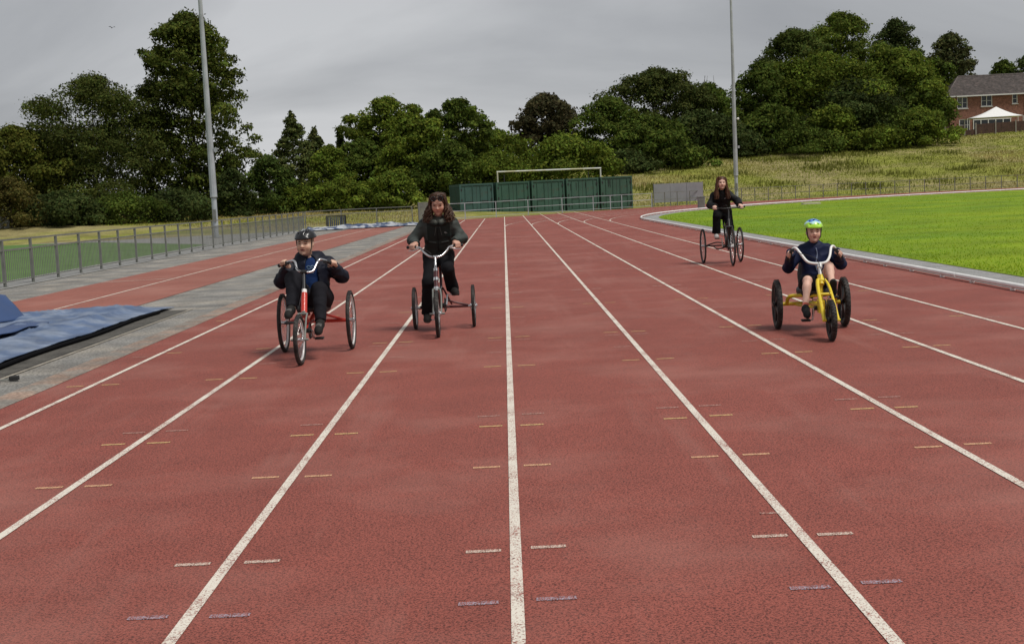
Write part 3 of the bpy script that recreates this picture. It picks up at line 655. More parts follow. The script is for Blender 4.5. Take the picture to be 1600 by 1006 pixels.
for (xa, za, xb, zb) in wins:
    wn = MB(); t_ = .1
    for q in ((xa, za, xb, za + t_), (xa, zb - t_, xb, zb), (xa, za + t_, xa + t_, zb - t_), (xb - t_, za + t_, xb, zb - t_)): wl(wn, *q, y=.04, d=.1)
    if xb - xa > .9: wl(wn, (xa + xb) / 2 - t_ / 2, za + t_, (xa + xb) / 2 + t_ / 2, zb - t_, y=.04, d=.1)
    wo_ = wn.build('window', M_upvc, hs)
    nb = 2 if xb - xa > .9 else 1
    for k in range(nb):
        m = MB(); c0 = xa + (xb - xa) * k / nb; wl(m, c0 + t_ * .9, za + t_, c0 + (xb - xa) / nb - t_ * .9, zb - t_, y=.1, d=.02); m.build('pane', M_glass, wo_)
        m = MB(); wl(m, c0 + t_ * .9, (za + zb) / 2 - .02, c0 + (xb - xa) / nb - t_ * .9, (za + zb) / 2 + .02, y=.07, d=.025); m.build('glazing_bar', M_upvc, wo_)
    m = MB(); wl(m, xa - .08, za - .09, xb + .08, za - .005, y=-.1, d=.2); m.build('sill', M_upvc, wo_)
# roof with half hip at the left end
e0 = Vector((56.8 - HX, -.45, 11.12 - hz)); e1 = Vector((x1 - HX, -.45, 11.12 - hz)); r0 = Vector((59.9 - HX, 4, 13.85 - hz)); r1 = Vector((x1 - HX, 4, 13.85 - hz)); k0 = Vector((56.8 - HX, 8.45, 11.12 - hz)); k1 = Vector((x1 - HX, 8.45, 11.12 - hz))
rows_ = 17; rm = MB()
for k in range(rows_):          # tile courses, each lapping the one below
    t0, t1_ = k / rows_, (k + 1) / rows_
    a = e0.lerp(r0, t0); bq = e1.lerp(r1, t0); c = e1.lerp(r1, t1_); d = e0.lerp(r0, t1_); u_ = Vector((0, -.03, .05))
    rm.add([a + u_, bq + u_, c, d, a - Vector((0, 0, .02)), bq - Vector((0, 0, .02))], [(0, 1, 2, 3), (4, 5, 1, 0)])
    rm.add([k0.lerp(r0, t0) + Vector((-.0, .03, .05)), e0.lerp(r0, t0) + u_, e0.lerp(r0, t1_), k0.lerp(r0, t1_)], [(0, 1, 2, 3)])
rm.add([k0, k1, r1, r0], [(3, 2, 1, 0)])
ro = rm.build('roof', M_roof, hs)
m = MB(); m.tube([r0 + Vector((0, 0, .03)), r1 + Vector((0, 0, .03))], .11, 6); m.tube([e0, r0], .09, 6); m.build('ridge_tiles', M_roof, ro)
m = MB(); m.box(((56.8 + x1) / 2 - HX, -.50, 11.07 - hz), (x1 - 56.8, .1, .14)); m.build('gutter', M_upvc, hs)
m = MB(); m.tube([(67.0 - HX, -.08, 11 - hz), (67.0 - HX, -.08, .2)], .05, 6); m.build('downpipe', M_upvc, hs)
pd_ = MB()
for k in range(6): pd_.box((60.4 + k * .95 - HX, -.06, 1.05), (.10, .08, 2.1))
pd_.box((62.8 - HX, -.06, 2.15), (4.9, .09, .12)); pdo = pd_.build('patio_door', M_upvc, hs)
for k in range(5):
    m = MB(); m.box((60.88 + k * .95 - HX, -.03, 1.05), (.84, .03, 2.05)); m.build('pane', M_glass, pdo)
# gazebo
gz_ = tz(59.3, 156.5); GP = Vector((60.2, 156.8, 0)); zp = 9.2; ze = 7.85
gb = thing('gazebo', 'white canopy gazebo in front of the brick house', 'gazebo', (GP.x, GP.y, gz_))
M_canopy = mat('white_canopy', (.78, .78, .76), .7, var=.04)
cs = [Vector((-4.2, -1.9, ze - gz_)), Vector((2.5, -1.9, ze + .08 - gz_)), Vector((3.4, 1.9, ze + .1 - gz_)), Vector((-3.2, 1.9, ze - gz_))]; pk = Vector((.0, 0, zp - gz_))
for i in range(4):
    m = MB(); a, c = cs[i], cs[(i + 1) % 4]; n_ = 6; g_ = []
    for r_ in range(n_ + 1):
        for s_ in range(n_ + 1):
            q = a.lerp(c, s_ / n_).lerp(pk, r_ / n_); q.z -= .16 * math.sin(math.pi * r_ / n_) ; g_.append(q)
    m.add(g_, [(r_ * 7 + s_, r_ * 7 + s_ + 1, r_ * 7 + s_ + 8, r_ * 7 + s_ + 7) for r_ in range(n_) for s_ in range(n_)], True)
    o = m.build('canopy_side', M_canopy, gb); s_ = o.modifiers.new('thick', 'SOLIDIFY'); s_.thickness = .02
    m = MB(); m.tube([a + Vector((0, 0, 0)), (a.x, a.y, -.2)], .045, 6); m.build('leg', M_upvc, gb)
# timber garden fence, panel by panel
M_timber = mat('dark_timber', (.075, .040, .028), .85, var=.3, scale=2, fine=.2, fscale=12)
M_tpost = mat('concrete_post', (.28, .26, .22), .85, var=.15)
wf = thing('garden_fence', 'dark brown timber fence below the brick house', 'fence', (51.6, 150, tz(51.6, 150)))
fx = [51.6, 53.9, 55.2, 57.5, 59.85, 62.2, 64.6, 67.0]; L0 = Vector((51.6, 150, tz(51.6, 150)))
for i, x in enumerate(fx):
    q = Vector((x, 150, tz(x, 150))) - L0; m = MB(); m.box(q + Vector((0, 0, .62)), (.13, .13, 1.6)); m.build('post', M_tpost, wf)
    if i < len(fx) - 1:
        q2 = Vector((fx[i + 1], 150, tz(fx[i + 1], 150))) - L0; n_ = int((q2 - q).x / .3); lo = .55 if i == 1 else 1
        for k in range(n_):
            c = q.lerp(q2, (k + .5) / n_); m = MB(); m.box(c + Vector((0, .02 * (k % 2), .68 * lo)), ((q2 - q).x / n_ - .012, .025, 1.15 * lo + .03 * math.sin(k * 3 + i))); m.build('plank', M_timber, wf)
# bird
p = cam_at(175, 44, 70); bi = thing('bird', 'small dark bird flying high at upper left', 'bird', tuple(p), .6); bi.scale = (.55, .55, .55)
m = MB(); m.tube([(0, -.16, 0), (0, -.08, .01), (0, .05, 0), (0, .2, -.01)], [.01, .035, .04, .008], 6); m.build('body', M_dark, bi)
for s in (-1, 1):
    m = MB(); m.add([(s * .02, -.06, .01), (s * .2, -.1, .13), (s * .34, .02, .08), (s * .18, .03, .1), (s * .02, .06, .005), (s * .18, -.03, .125)], [(0, 1, 5), (1, 2, 5), (2, 3, 5), (3, 4, 5), (4, 0, 5)]); o = m.build('wing', M_dark, bi)
    o.modifiers.new('t', 'SOLIDIFY').thickness = .012
# ================================================================== signed-distance modelling for bodies and clothes
class SDF:
    def __init__(s, lo, hi, h):
        s.lo = np.array(lo, float); s.h = h; s.n = np.ceil((np.array(hi) - s.lo) / h).astype(int) + 2
        s.F = np.full(s.n, 1., np.float32)
    def rng(s, lo, hi):
        a = np.clip(np.floor((np.minimum(lo, hi) - s.lo) / s.h).astype(int), 0, s.n); b = np.clip(np.ceil((np.maximum(lo, hi) - s.lo) / s.h).astype(int) + 1, 0, s.n)
        if np.any(b <= a): return None, None
        sl = tuple(slice(a[i], b[i]) for i in range(3))
        ax = [s.lo[i] + s.h * np.arange(a[i], b[i], dtype=np.float32) for i in range(3)]
        return sl, np.meshgrid(*ax, indexing='ij')
    def comb(s, sl, d, k, sub):
        f = s.F[sl]; k = max(k, 1e-4)
        if sub:
            g = np.maximum(k - np.abs(f + d), 0) / k; s.F[sl] = np.maximum(f, -d) + g * g * k * .25
        else:
            g = np.maximum(k - np.abs(f - d), 0) / k; s.F[sl] = np.minimum(f, d) - g * g * k * .25
    def cap(s, a, b, ra, rb=None, k=.02, flat=False, sub=False, flata=False):
        a = np.array(a, float); b = np.array(b, float); rb = ra if rb is None else rb; m = max(ra, rb) + k + 2 * s.h
        sl, G = s.rng(np.minimum(a, b) - m, np.maximum(a, b) + m)
        if sl is None: return s
        d = b - a; L2 = float(d @ d) + 1e-9; px, py, pz = G[0] - a[0], G[1] - a[1], G[2] - a[2]
        t = (px * d[0] + py * d[1] + pz * d[2]) / L2; tc = np.clip(t, 0, 1)
        dist = np.sqrt((px - tc * d[0]) ** 2 + (py - tc * d[1]) ** 2 + (pz - tc * d[2]) ** 2) - (ra + (rb - ra) * tc)
        if flat: dist = np.maximum(dist, (t - 1) * math.sqrt(L2))
        if flata: dist = np.maximum(dist, -t * math.sqrt(L2))
        s.comb(sl, dist, k, sub); return s
    def ell(s, c, r, k=.02, R=None, sub=False):
        c = np.array(c, float); r = np.array(r, float); m = (r.max() if R is not None else r) + k + 2 * s.h
        sl, G = s.rng(c - m, c + m)
        if sl is None: return s
        P = [G[i] - c[i] for i in range(3)]
        if R is not None: P = [sum(P[i] * R[i][j] for i in range(3)) for j in range(3)]
        k0 = np.sqrt(sum((P[i] / r[i]) ** 2 for i in range(3))); k1 = np.sqrt(sum((P[i] / r[i] ** 2) ** 2 for i in range(3))) + 1e-6
        s.comb(sl, k0 * (k0 - 1) / k1, k, sub); return s
    def cut(s, p, n, lo=None, hi=None):
        """remove the side the normal points to (inside an optional box)"""
        p = np.array(p, float); n = np.array(n, float); n /= np.linalg.norm(n)
        sl, G = s.rng(s.lo if lo is None else np.array(lo), s.lo + s.h * s.n if hi is None else np.array(hi))
        if sl is None: return s
        s.F[sl] = np.maximum(s.F[sl], sum((G[i] - p[i]) * n[i] for i in range(3))); return s
    def folds(s, amp, seed, freq=38):
        m = np.argwhere(np.abs(s.F) < .035); P = s.lo + m * s.h
        w = vnoise(P, seed, freq * .45, 2)
        q = np.abs(vnoise(P * np.array([.8, .8, 1.35]), seed + 1, freq, 2)) * 1.5 - .6
        s.F[m[:, 0], m[:, 1], m[:, 2]] += (amp * (q * .8 + w * .7)).astype(np.float32); return s
    def val(s, P):
        i = np.clip(np.round((np.asarray(P) - s.lo) / s.h).astype(int), 0, s.n - 1); return s.F[i[..., 0], i[..., 1], i[..., 2]]
    def front(s, x, z):
        i = int(round((x - s.lo[0]) / s.h)); k = int(round((z - s.lo[2]) / s.h)); c = s.F[i, :, k]; w = np.where(c < 0)[0]
        if not len(w): return None
        j = w[0]; t = c[j - 1] / (c[j - 1] - c[j]) if j else 0; return s.lo[1] + s.h * (j - 1 + t)
    def mesh(s):
        F = s.F; I = F < 0; n = s.n
        cor = [(i, j, k) for i in (0, 1) for j in (0, 1) for k in (0, 1)]
        cnt = np.zeros(n - 1, np.uint8)
        for c in cor: cnt += I[c[0]:n[0] - 1 + c[0], c[1]:n[1] - 1 + c[1], c[2]:n[2] - 1 + c[2]]
        ids = np.argwhere((cnt > 0) & (cnt < 8)); idx = np.full(n - 1, -1, np.int32); idx[ids[:, 0], ids[:, 1], ids[:, 2]] = np.arange(len(ids))
        pos = np.zeros((len(ids), 3)); w = np.zeros(len(ids)); fv = {c: F[ids[:, 0] + c[0], ids[:, 1] + c[1], ids[:, 2] + c[2]] for c in cor}
        for a in cor:
            for ax in range(3):
                if a[ax]: continue
                b = list(a); b[ax] = 1; b = tuple(b); fa, fb = fv[a], fv[b]; m = (fa < 0) != (fb < 0)
                t = fa[m] / (fa[m] - fb[m]); q = np.tile(np.array(a, float), (m.sum(), 1)); q[:, ax] += t; pos[m] += q; w[m] += 1
        V = s.lo + s.h * (ids + pos / w[:, None]); Q = []
        for ax in range(3):
            u, v = (ax + 1) % 3, (ax + 2) % 3; A = np.moveaxis(I, ax, 0)
            m = np.moveaxis(I.take(range(0, n[ax] - 1), ax) != I.take(range(1, n[ax]), ax), 0, 0); e = np.argwhere(m)
            e = e[(e[:, u] > 0) & (e[:, v] > 0) & (e[:, u] < n[u] - 1) & (e[:, v] < n[v] - 1)]
            ins = I[e[:, 0], e[:, 1], e[:, 2]]; du = np.eye(3, dtype=int)[u]; dv = np.eye(3, dtype=int)[v]
            g = lambda q: idx[q[:, 0], q[:, 1], q[:, 2]]
            q = np.stack([g(e - du - dv), g(e - dv), g(e), g(e - du)], 1); q[~ins] = q[~ins][:, ::-1]; Q.append(q)
        return V, np.concatenate(Q)
    def obj(s, name, m, parent=None, colfn=None, smooth_it=1):
        V, Q = s.mesh()
        for _ in range(smooth_it):
            a = np.zeros_like(V); w = np.zeros(len(V))
            for k in range(4):
                for j in (1, 3): np.add.at(a, Q[:, k], V[Q[:, (k + j) % 4]]); np.add.at(w, Q[:, k], 1)
            V = V * .5 + .5 * a / np.maximum(w, 1)[:, None]
        c = None
        if colfn is not None: c = colfn(V) if callable(colfn) else np.tile(np.array(colfn, float), (len(V), 1))
        return npobj(name, V, Q, m, parent, smooth=True, col=c)
def nv(v): v = np.array(v, float); return v / (np.linalg.norm(v) + 1e-9)
M_skin = mat('skin', attr=True, rough=.55, var=.06, scale=30, spec=.35)
M_cloth = mat('cloth', attr=True, rough=.8, var=.14, scale=14, fine=.12, fscale=260, spec=.1)
M_nylon = mat('nylon_shell', attr=True, rough=.6, var=.12, scale=18, spec=.18)
M_hair = mat('hair', attr=True, rough=.5, var=.2, scale=40, spec=.35)
M_shell = mat('helmet_shell', attr=True, rough=.3, var=.03, spec=.5, coat=.3)
M_shoe = mat('shoe', attr=True, rough=.7, var=.15, scale=40, spec=.15)
M_tyre = mat('tyre', (.016, .015, .015), .75, var=.25, scale=20, col2=(.045, .04, .036), c2scale=9)
M_rim = mat('alloy_rim', (.55, .55, .55), .32, .7, var=.08)
M_rimw = mat('white_rim', (.68, .68, .67), .4, .2, var=.06)
M_chrome = mat('chrome_bar', (.62, .62, .63), .22, .85, var=.05)
M_black = mat('black_paint', (.013, .013, .014), .45, var=.1)
M_vinyl = mat('black_vinyl', (.02, .02, .022), .5, var=.15, scale=12)
M_red = mat('red_paint', (.52, .035, .02), .35, var=.08, coat=.3)
M_maroon = mat('maroon_paint', (.085, .012, .014), .4, var=.12, coat=.2)
M_yel = mat('yellow_paint', (.80, .60, .03), .38, var=.08, coat=.2)

def Rot(a, ax): return np.array(Matrix.Rotation(a, 3, ax))
def person(label, loc, rz, J, S):
    """J: joints in the tricycle frame (x right in the picture, -y towards the camera); returns the body object with clothing children"""
    s = S['s']; g = S.get('girth', 1.0); J = {k: np.array(v, float) for k, v in J.items()}
    pel = (J['hipL'] + J['hipR']) / 2; nb = J['neck']; sd = nv(J['shR'] - J['shL']); sp = nv(nb - pel); fr = nv(np.cross(sp, sd)); sd = np.cross(fr, sp) * -1; sd = nv(np.cross(sp, -fr)) if False else nv(J['shR'] - J['shL'])
    fr = nv(np.cross(sd, sp)); fr = fr if fr[1] > 0 else -fr              # fr points to the back (+y)
    TR = np.stack([sd, fr, sp], 1)
    hc = J['head']; hh = S['hh']; HR = Rot(S.get('yaw', 0), 'Z') @ Rot(S.get('pitch', 0), 'X') @ Rot(S.get('roll', 0), 'Y')
    hp = lambda x, y, z: hc + HR @ (np.array([x, y, z]) * hh)
    allp = np.array(list(J.values())); lo = allp.min(0) - .2; hi = allp.max(0) + .2
    tl = lambda t: pel + (nb - pel) * t
    tlen = np.linalg.norm(nb - pel); SH = {}
    # hands -------------------------------------------------------
    hands = {}
    for L_ in 'LR':
        gc, bd = np.array(S['grip' + L_][0], float), nv(S['grip' + L_][1]); e = J['el' + L_]
        wv = nv((e - gc) - bd * ((e - gc) @ bd) * .8); upn = nv(np.cross(bd, wv)); upn = upn if upn[2] > 0 else -upn
        hands[L_] = (gc, bd, wv, upn, gc + wv * .075 * s + upn * .012 * s)
    def arms(f, off, cuff=False, k=.03):
        for L_ in 'LR':
            wr = hands[L_][4]; e = J['el' + L_]; sh = J['sh' + L_]
            f.cap(sh, e, (.047 * s * g + off), (.040 * s * g + off), k)
            if cuff: wr2 = wr + nv(wr - e) * .012 * s; f.cap(e, wr2, .040 * s * g + off, .031 * s + off * 1.0, k, flat=True)
            else: f.cap(e, wr, .040 * s * g + off, .026 * s + off, k)
    def torso(f, off, k=.05):
        f.ell(tl(.70), np.array([.150 * s * g, .108 * s * g, tlen * .36]) + off, k, TR)
        f.ell(tl(.34), np.array([.138 * s * g, .110 * s * g, tlen * .30]) + off, k, TR)
        f.ell(tl(.06), np.array([.155 * s * g, .120 * s * g, .12 * s]) + off, k, TR)
        for L_ in 'LR': f.cap(nb - sp * .02 * s, J['sh' + L_] - sp * .005, .05 * s + off, .052 * s * g + off, k)
    def legs(f, off, k=.03, end=None, flare=0.):
        for L_ in 'LR':
            hq, kq, aq = J['hip' + L_], J['kn' + L_], J['an' + L_]
            f.cap(hq, kq, .082 * s * g + off, .054 * s * g + off, .05)
            if end is None: f.cap(kq, aq, .054 * s * g + off, .034 * s + off, k); f.ell(kq + (aq - kq) * .3 + np.array([0, .018 * s, 0]), (.048 * s * g + off, .05 * s * g + off, .08 * s), .03)
            else: f.cap(kq, kq + (aq - kq) * end, .054 * s * g + off, .040 * s + off + flare, k, flat=True)
    # body --------------------------------------------------------
    B = SDF(lo, hi, S.get('res', .0062)); torso(B, 0); arms(B, 0); legs(B, 0)
    B.cap(nb - sp * .03, hp(0, .12, -.55), .052 * s, .046 * s, .03)
    E_ = lambda x, y, z, r, k=.25, sub=False: B.ell(hp(x, y, z), np.array(r) * hh, k * hh, HR, sub)
    cw = S.get('chub', 1.0)
    E_(0, .10, .26, (.68, .80, .74)); E_(0, -.14, -.22, (.57 * cw, .60, .72)); E_(0, -.24, -.62, (.40 * cw, .42, .34), .3)
    for x in (-1, 1):
        E_(x * .30, -.50, -.28, (.24 * cw, .24, .24), .2); E_(x * .67, .05, -.10, (.07, .14, .2), .06); E_(x * .27, -.80, .02, (.15, .10, .08), .1, True)
    B.cap(hp(-.3, -.66, .16), hp(.3, -.66, .16), .085 * hh, k=.12 * hh); B.cap(hp(0, -.72, .02), hp(0, -.90, -.22), .06 * hh, .105 * hh, .1 * hh)
    for x in (-1, 1): E_(x * .09, -.80, -.24, (.08, .09, .07), .06)
    E_(0, -.725, -.46, (.2, .09, .05), .05); E_(0, -.70, -.56, (.17, .09, .055), .05); E_(0, -.60, -.82, (.18, .14, .13), .12)
    for L_ in 'LR':
        gc, bd, wv, un, wr = hands[L_]; q = s * 1.0; inn = bd * (1 if (pel - gc) @ bd > 0 else -1)
        B.cap(wr, gc + wv * .03 * q + un * .018 * q, .026 * q, .027 * q, .02)
        for i in range(4):
            o = inn * (.0285 - .019 * i) * q; ln = (.93, 1.0, .96, .8)[i]; rf = (.0092, .0095, .009, .008)[i] * q
            p0 = gc + o + wv * .03 * q + un * .024 * q; p1 = gc + o - wv * .020 * q * ln + un * .030 * q; p2 = gc + o - wv * .036 * q * ln - un * .004 * q; p3 = gc + o - wv * .010 * q - un * .026 * q
            B.cap(p0, p1, rf * 1.15, rf, .008); B.cap(p1, p2, rf, rf * .95, .004); B.cap(p2, p3, rf * .95, rf * .82, .004)
            B.cap(wr, p0, .016 * q, .012 * q, .016)
        t0 = gc + inn * .03 * q + wv * .045 * q; t1 = gc + inn * .052 * q + wv * .012 * q - un * .004 * q; t2 = gc + inn * .046 * q - wv * .022 * q - un * .012 * q
        B.cap(t0, t1, .015 * q, .0115 * q, .012); B.cap(t1, t2, .0115 * q, .009 * q, .005)
    for L_ in 'LR':
        a = J['an' + L_]; t = J['to' + L_]; B.cap(a, a + (t - a) * .6, .034 * s, .03 * s, .03)
    skin = np.array(S['skin']); hair = np.array(S['hair'])
    def bcol(V):
        c = np.tile(skin, (len(V), 1)); q = ((V - hc) @ HR) / hh; x, y, z = np.abs(q[:, 0]), q[:, 1], q[:, 2]
        fc = (y < -.3) & (z > -1.05) & (z < .9) & (x < .8)
        el = lambda cx, cz, rx, rz_: fc & (((x - cx) / rx) ** 2 + ((z - cz) / rz_) ** 2 < 1)
        ck = fc & (((x - .34) / .2) ** 2 + ((z + .3) / .2) ** 2 < 1); c[ck] = skin * np.array([1.03, .91, .88])
        c[el(0, -.26, .13, .1)] = skin * np.array([1.02, .9, .87])
        c[el(.27, .03, .15, .075)] = skin * np.array([.86, .76, .72]); c[el(.27, .015, .115, .042)] = (.03, .018, .014)  # eye socket shade put into the skin colour around the dark eye
        c[el(.28, .19, .19, .045)] = hair * .8 + skin * .12
        c[el(0, -.50, .21, .085)] = S.get('lip', (.36, .10, .085))
        if S.get('mouth'): c[el(0, -.50, .13, .045)] = (.07, .012, .012)
        sc = (z > .42 + .3 * (y < -.62)) | ((y > .22) & (z > -.5)); hd = np.sqrt((q ** 2).sum(1)) < 1.3
        c[sc & hd] = hair
        return c
    body = B.obj('person', M_skin, None, bcol); body.location = loc; body.rotation_euler = (0, 0, rz); tag(body, label, 'person', 'riders on tricycles')
    # lower clothing ---------------------------------------------
    T = SDF(lo, hi, .0085); tr = S['trousers']; of = tr.get('off', .014)
    T.ell(tl(.06), np.array([.158 * s * g, .122 * s * g, .12 * s]) + of, .05, TR)
    if tr['type'] == 'long': legs(T, of, end=tr.get('end', .96), flare=tr.get('flare', .0))
    else:
        for L_ in 'LR':
            hq, kq = J['hip' + L_], J['kn' + L_]; T.cap(hq, hq + (kq - hq) * tr['len' + L_], .084 * s * g + of, .068 * s * g + of, .05, flat=True)
    T.folds(.006, S['seed'] + 2, 30)
    T.obj('trousers' if tr['type'] == 'long' else 'shorts', M_cloth, body, tr['colfn'] if 'colfn' in tr else tr['col'])
    # top ---------------------------------------------------------
    tp = S['top']; of = tp.get('off', .02); K = SDF(lo, hi, .0072); torso(K, of, .05); arms(K, of, True)
    K.cap(nb - sp * .03, nb + (hp(0, .1, -.6) - nb) * tp.get('collar', .45), .062 * s + of * .5, .060 * s + of * .5, .02, flat=True)
    for q in tp.get('extra', []): K.cap(*q)
    K.cut(tl(tp.get('hem', .0)), -sp, hi=None if tp.get('hem_all') else None); K.folds(tp.get('fold', .010) * .72, S['seed'], tp.get('freq', 30))
    if tp.get('open'):
        oc, ow, ob = tp['open']                      # open front: wedge widening to the hem
        for i in range(9):
            t = .02 + i * .115; p = tl(t) + sd * oc - fr * .16 * s; K.ell(p, np.array([ow * (1 - .55 * t) + .01, .12 * s, .09 * s]), .006, TR, True)
    if 'trim' in tp: tp['trim'](K, dict(J=J, hp=hp, tl=tl, sd=sd, fr=fr, sp=sp, s=s, nb=nb))
    kj = K.obj('jacket', tp.get('mat', M_nylon), body, tp['col'], smooth_it=1); SH['jacket'] = K; SH['jobj'] = kj
    if 'inner' in tp:
        U = SDF(lo, hi, .009); torso(U, .009, .05); U.cut(tl(.0), -sp); U.folds(.005, S['seed'] + 5, 30); SH['inner'] = U
        SH['iobj'] = U.obj('shirt', M_cloth, body, tp['inner'])
    # shoes -------------------------------------------------------
    sc_ = S['shoe']
    for L_ in 'LR':
        a, t, kn = J['an' + L_], J['to' + L_], J['kn' + L_]; dn = nv(a - kn); q = s * 1.12
        hs_ = np.array(J['he' + L_]) if 'he' + L_ in J else a + dn * .072 * q
        d = nv(t - hs_); up = -(dn - d * (dn @ d)); up = nv(up)
        if 'he' + L_ not in J: hs_ = hs_ - d * .055 * q
        f = SDF(np.minimum(a, np.minimum(t, hs_)) - .1, np.maximum(a, np.maximum(t, hs_)) + .1, .005)
        f.cap(hs_ + d * .03 * q + up * .032 * q, t - d * .045 * q + up * .028 * q, .034 * q, .037 * q, .02); f.cap(t - d * .05 * q + up * .022 * q, t - d * .028 * q + up * .018 * q, .036 * q, .027 * q, .015)
        f.cap(hs_ + d * .045 * q + up * .05 * q, a - dn * .012 * q, .037 * q, .036 * q, .02, flat=True); f.cap(a + dn * .03 * q, t - d * .07 * q + up * .045 * q, .032 * q, .026 * q, .03)
        f.cut(hs_, -up)
        lace = np.array(sc_.get('lace', sc_['col'])); so_ = np.array(sc_['sole']); cc = np.array(sc_['col'])
        def scol(V, hs_=hs_, up=up, d=d, a=a, t=t, q=q):
            c = np.tile(cc, (len(V), 1)); hgt = (V - hs_) @ up / q; al = (V - hs_) @ d / q
            c[hgt < .02] = so_; c[(hgt > .06) & (al > .09) & (al < .15) & (np.sin(al * 420) > .1)] = lace; return c
        f.obj('shoe', M_shoe, body, scol)
        if S.get('sock'):
            k = SDF(a - .12, a + .12, .006); k.cap(a - dn * .055 * q, a + dn * .03 * q, .038 * q, .036 * q, .01, flata=True)
            k.obj('sock', M_cloth, body, S['sock'])
    SH.update(hp=hp, HR=HR, hc=hc, hh=hh, tl=tl, sd=sd, fr=fr, sp=sp, s=s, body=body, J=J, nb=nb)
    return SH
def strand_hair(SH, name, col, n, seed, length, wave, spread, rad=.0055, base=True, hairline=.52, fall=None):
    """scalp cap plus long separate locks falling from it"""
    hp, hh, HR, hc = SH['hp'], SH['hh'], SH['HR'], SH['hc']; r = np.random.RandomState(seed); m = MB(); cols = []
    f = SDF(hc - hh * 1.6, hc + hh * 1.6, .006)
    f.ell(hp(0, .13, .24), np.array([.78, .88, .80]) * hh, .01, HR); f.ell(hp(0, .42, -.25), np.array([.72, .52, .72]) * hh, .04, HR)
    f.ell(hp(0, -.62, -.12), np.array([.56, .62, .70]) * hh, .02, HR, True)
    f.folds(.005, seed, 60); co = np.array(col)
    top = f.obj(name, M_hair, SH['body'], lambda V: co * (1 + .18 * vnoise(V, seed, 90, 1))[:, None])
    for i in range(n):
        sgn = 1 if r.rand() < .5 else -1; side = r.rand()
        a0 = r.uniform(.15, 1.0); x0 = sgn * r.uniform(.02, .5); y0 = r.uniform(-.45, .6)
        p = [hp(x0 * .4, y0 * .9, .98 - .12 * abs(y0)), hp(sgn * (.55 + .18 * r.rand()), y0 * .8, .62 + .1 * r.normal()), hp(sgn * (.70 + .18 * r.rand()), y0 * .75 - .08, .05)]
        L_ = length * r.uniform(.7, 1.08); sx = sgn * (.58 + .30 * r.rand()); r2 = r.rand(); yy = y0 * .7 + r.normal() * .12
        pts = [Vector(v) for v in p]; cur = Vector(hp(sx, yy, -.3)); nn = 6
        ph = r.rand() * 6.28
        for k in range(nn):
            t = (k + 1) / nn; q = hp(sx + sgn * spread * r2 * t, yy + (fall or 0) * t, -.15); q[2] -= L_ * t
            q = q + np.array([math.sin(ph + t * wave[1]), math.cos(ph + t * wave[1]), 0]) * wave[0]
            pts.append(Vector(q))
        sp_ = spline(pts, 2); rr = rad * r.uniform(.7, 1.4); m.tube(sp_, [rr * (.6 + .4 * math.sin(math.pi * min(1, j / len(sp_) * 1.25))) for j in range(len(sp_))], 4)
        cols += [np.array(col) * r.uniform(.65, 1.45)] * (len(m.v) - len(cols))
    o = m.build('hair_locks', M_hair, top); a = o.data.color_attributes.new('Col', 'FLOAT_COLOR', 'POINT'); c = np.ones((len(m.v), 4), np.float32); c[:, :3] = np.array(cols); a.data.foreach_set('color', c.ravel())
    tag(o, kind='stuff'); return top
def helmet(SH, colfn, vents, seed, band=None):
    hp, hh, HR, hc = SH['hp'], SH['hh'], SH['HR'], SH['hc']
    f = SDF(hc - hh * 1.7, hc + hh * 1.9, .005)
    f.ell(hp(0, .14, .36), np.array([.94, 1.10, .90]) * hh, .01, HR)
    f.cut(hp(0, -.6, .40), HR @ np.array([0, .10, -1.0])); f.ell(hp(0, .12, .22), np.array([.74, .86, .86]) * hh, .01, HR, True)
    for (x, y, z, rx, ry, rz_) in vents: f.ell(hp(x, y, z), np.array([rx, ry, rz_]) * hh, .012, HR, True)
    f.cap(hp(-.55, -.78, .46), hp(.55, -.78, .46), .055 * hh, k=.02)
    h = f.obj('helmet', M_shell, SH['body'], lambda V: colfn(((V - hc) @ HR) / hh))
    m = MB()
    for x in (-1, 1): m.tube(spline([hp(x * .72, -.25, .42), hp(x * .66, -.3, -.1), hp(x * .52, -.36, -.62), hp(0, -.42, -.98)], 4), .006, 5)
    m.build('chin_strap', M_black, h)
    g2 = SDF(hc - hh * 1.7, hc + hh * 1.9, .006); g2.ell(hp(0, .14, .34), np.array([.84, 1.0, .78]) * hh, .01, HR); g2.cut(hp(0, -.6, .36), HR @ np.array([0, .1, -1.])); g2.ell(hp(0, .1, .2), np.array([.70, .82, .82]) * hh, .01, HR, True)
    g2.obj('liner', M_shell, h, (.02, .02, .022)); return h
def decal(SH, key, pkey, name, poly2d, cx, cz, col, m=M_cloth):
    """thin raised print lying on the cloth: list of (x,z) strokes with width"""
    K = SH[key]; b = MB()
    for stroke, w in poly2d:
        P = []
        for (x, z) in stroke:
            y = K.front(cx + x, cz + z)
            if y is not None: P.append((cx + x, y - .004, cz + z))
        for a, c in zip(P[:-1], P[1:]): b.bar(a, c, w, .004, up=(0, 1, 0))
    if not b.v: return
    o = b.build(name, m, SH[pkey]); a = o.data.color_attributes.new('Col', 'FLOAT_COLOR', 'POINT'); c = np.ones((len(b.v), 4), np.float32); c[:, :3] = col; a.data.foreach_set('color', c.ravel())
    return o

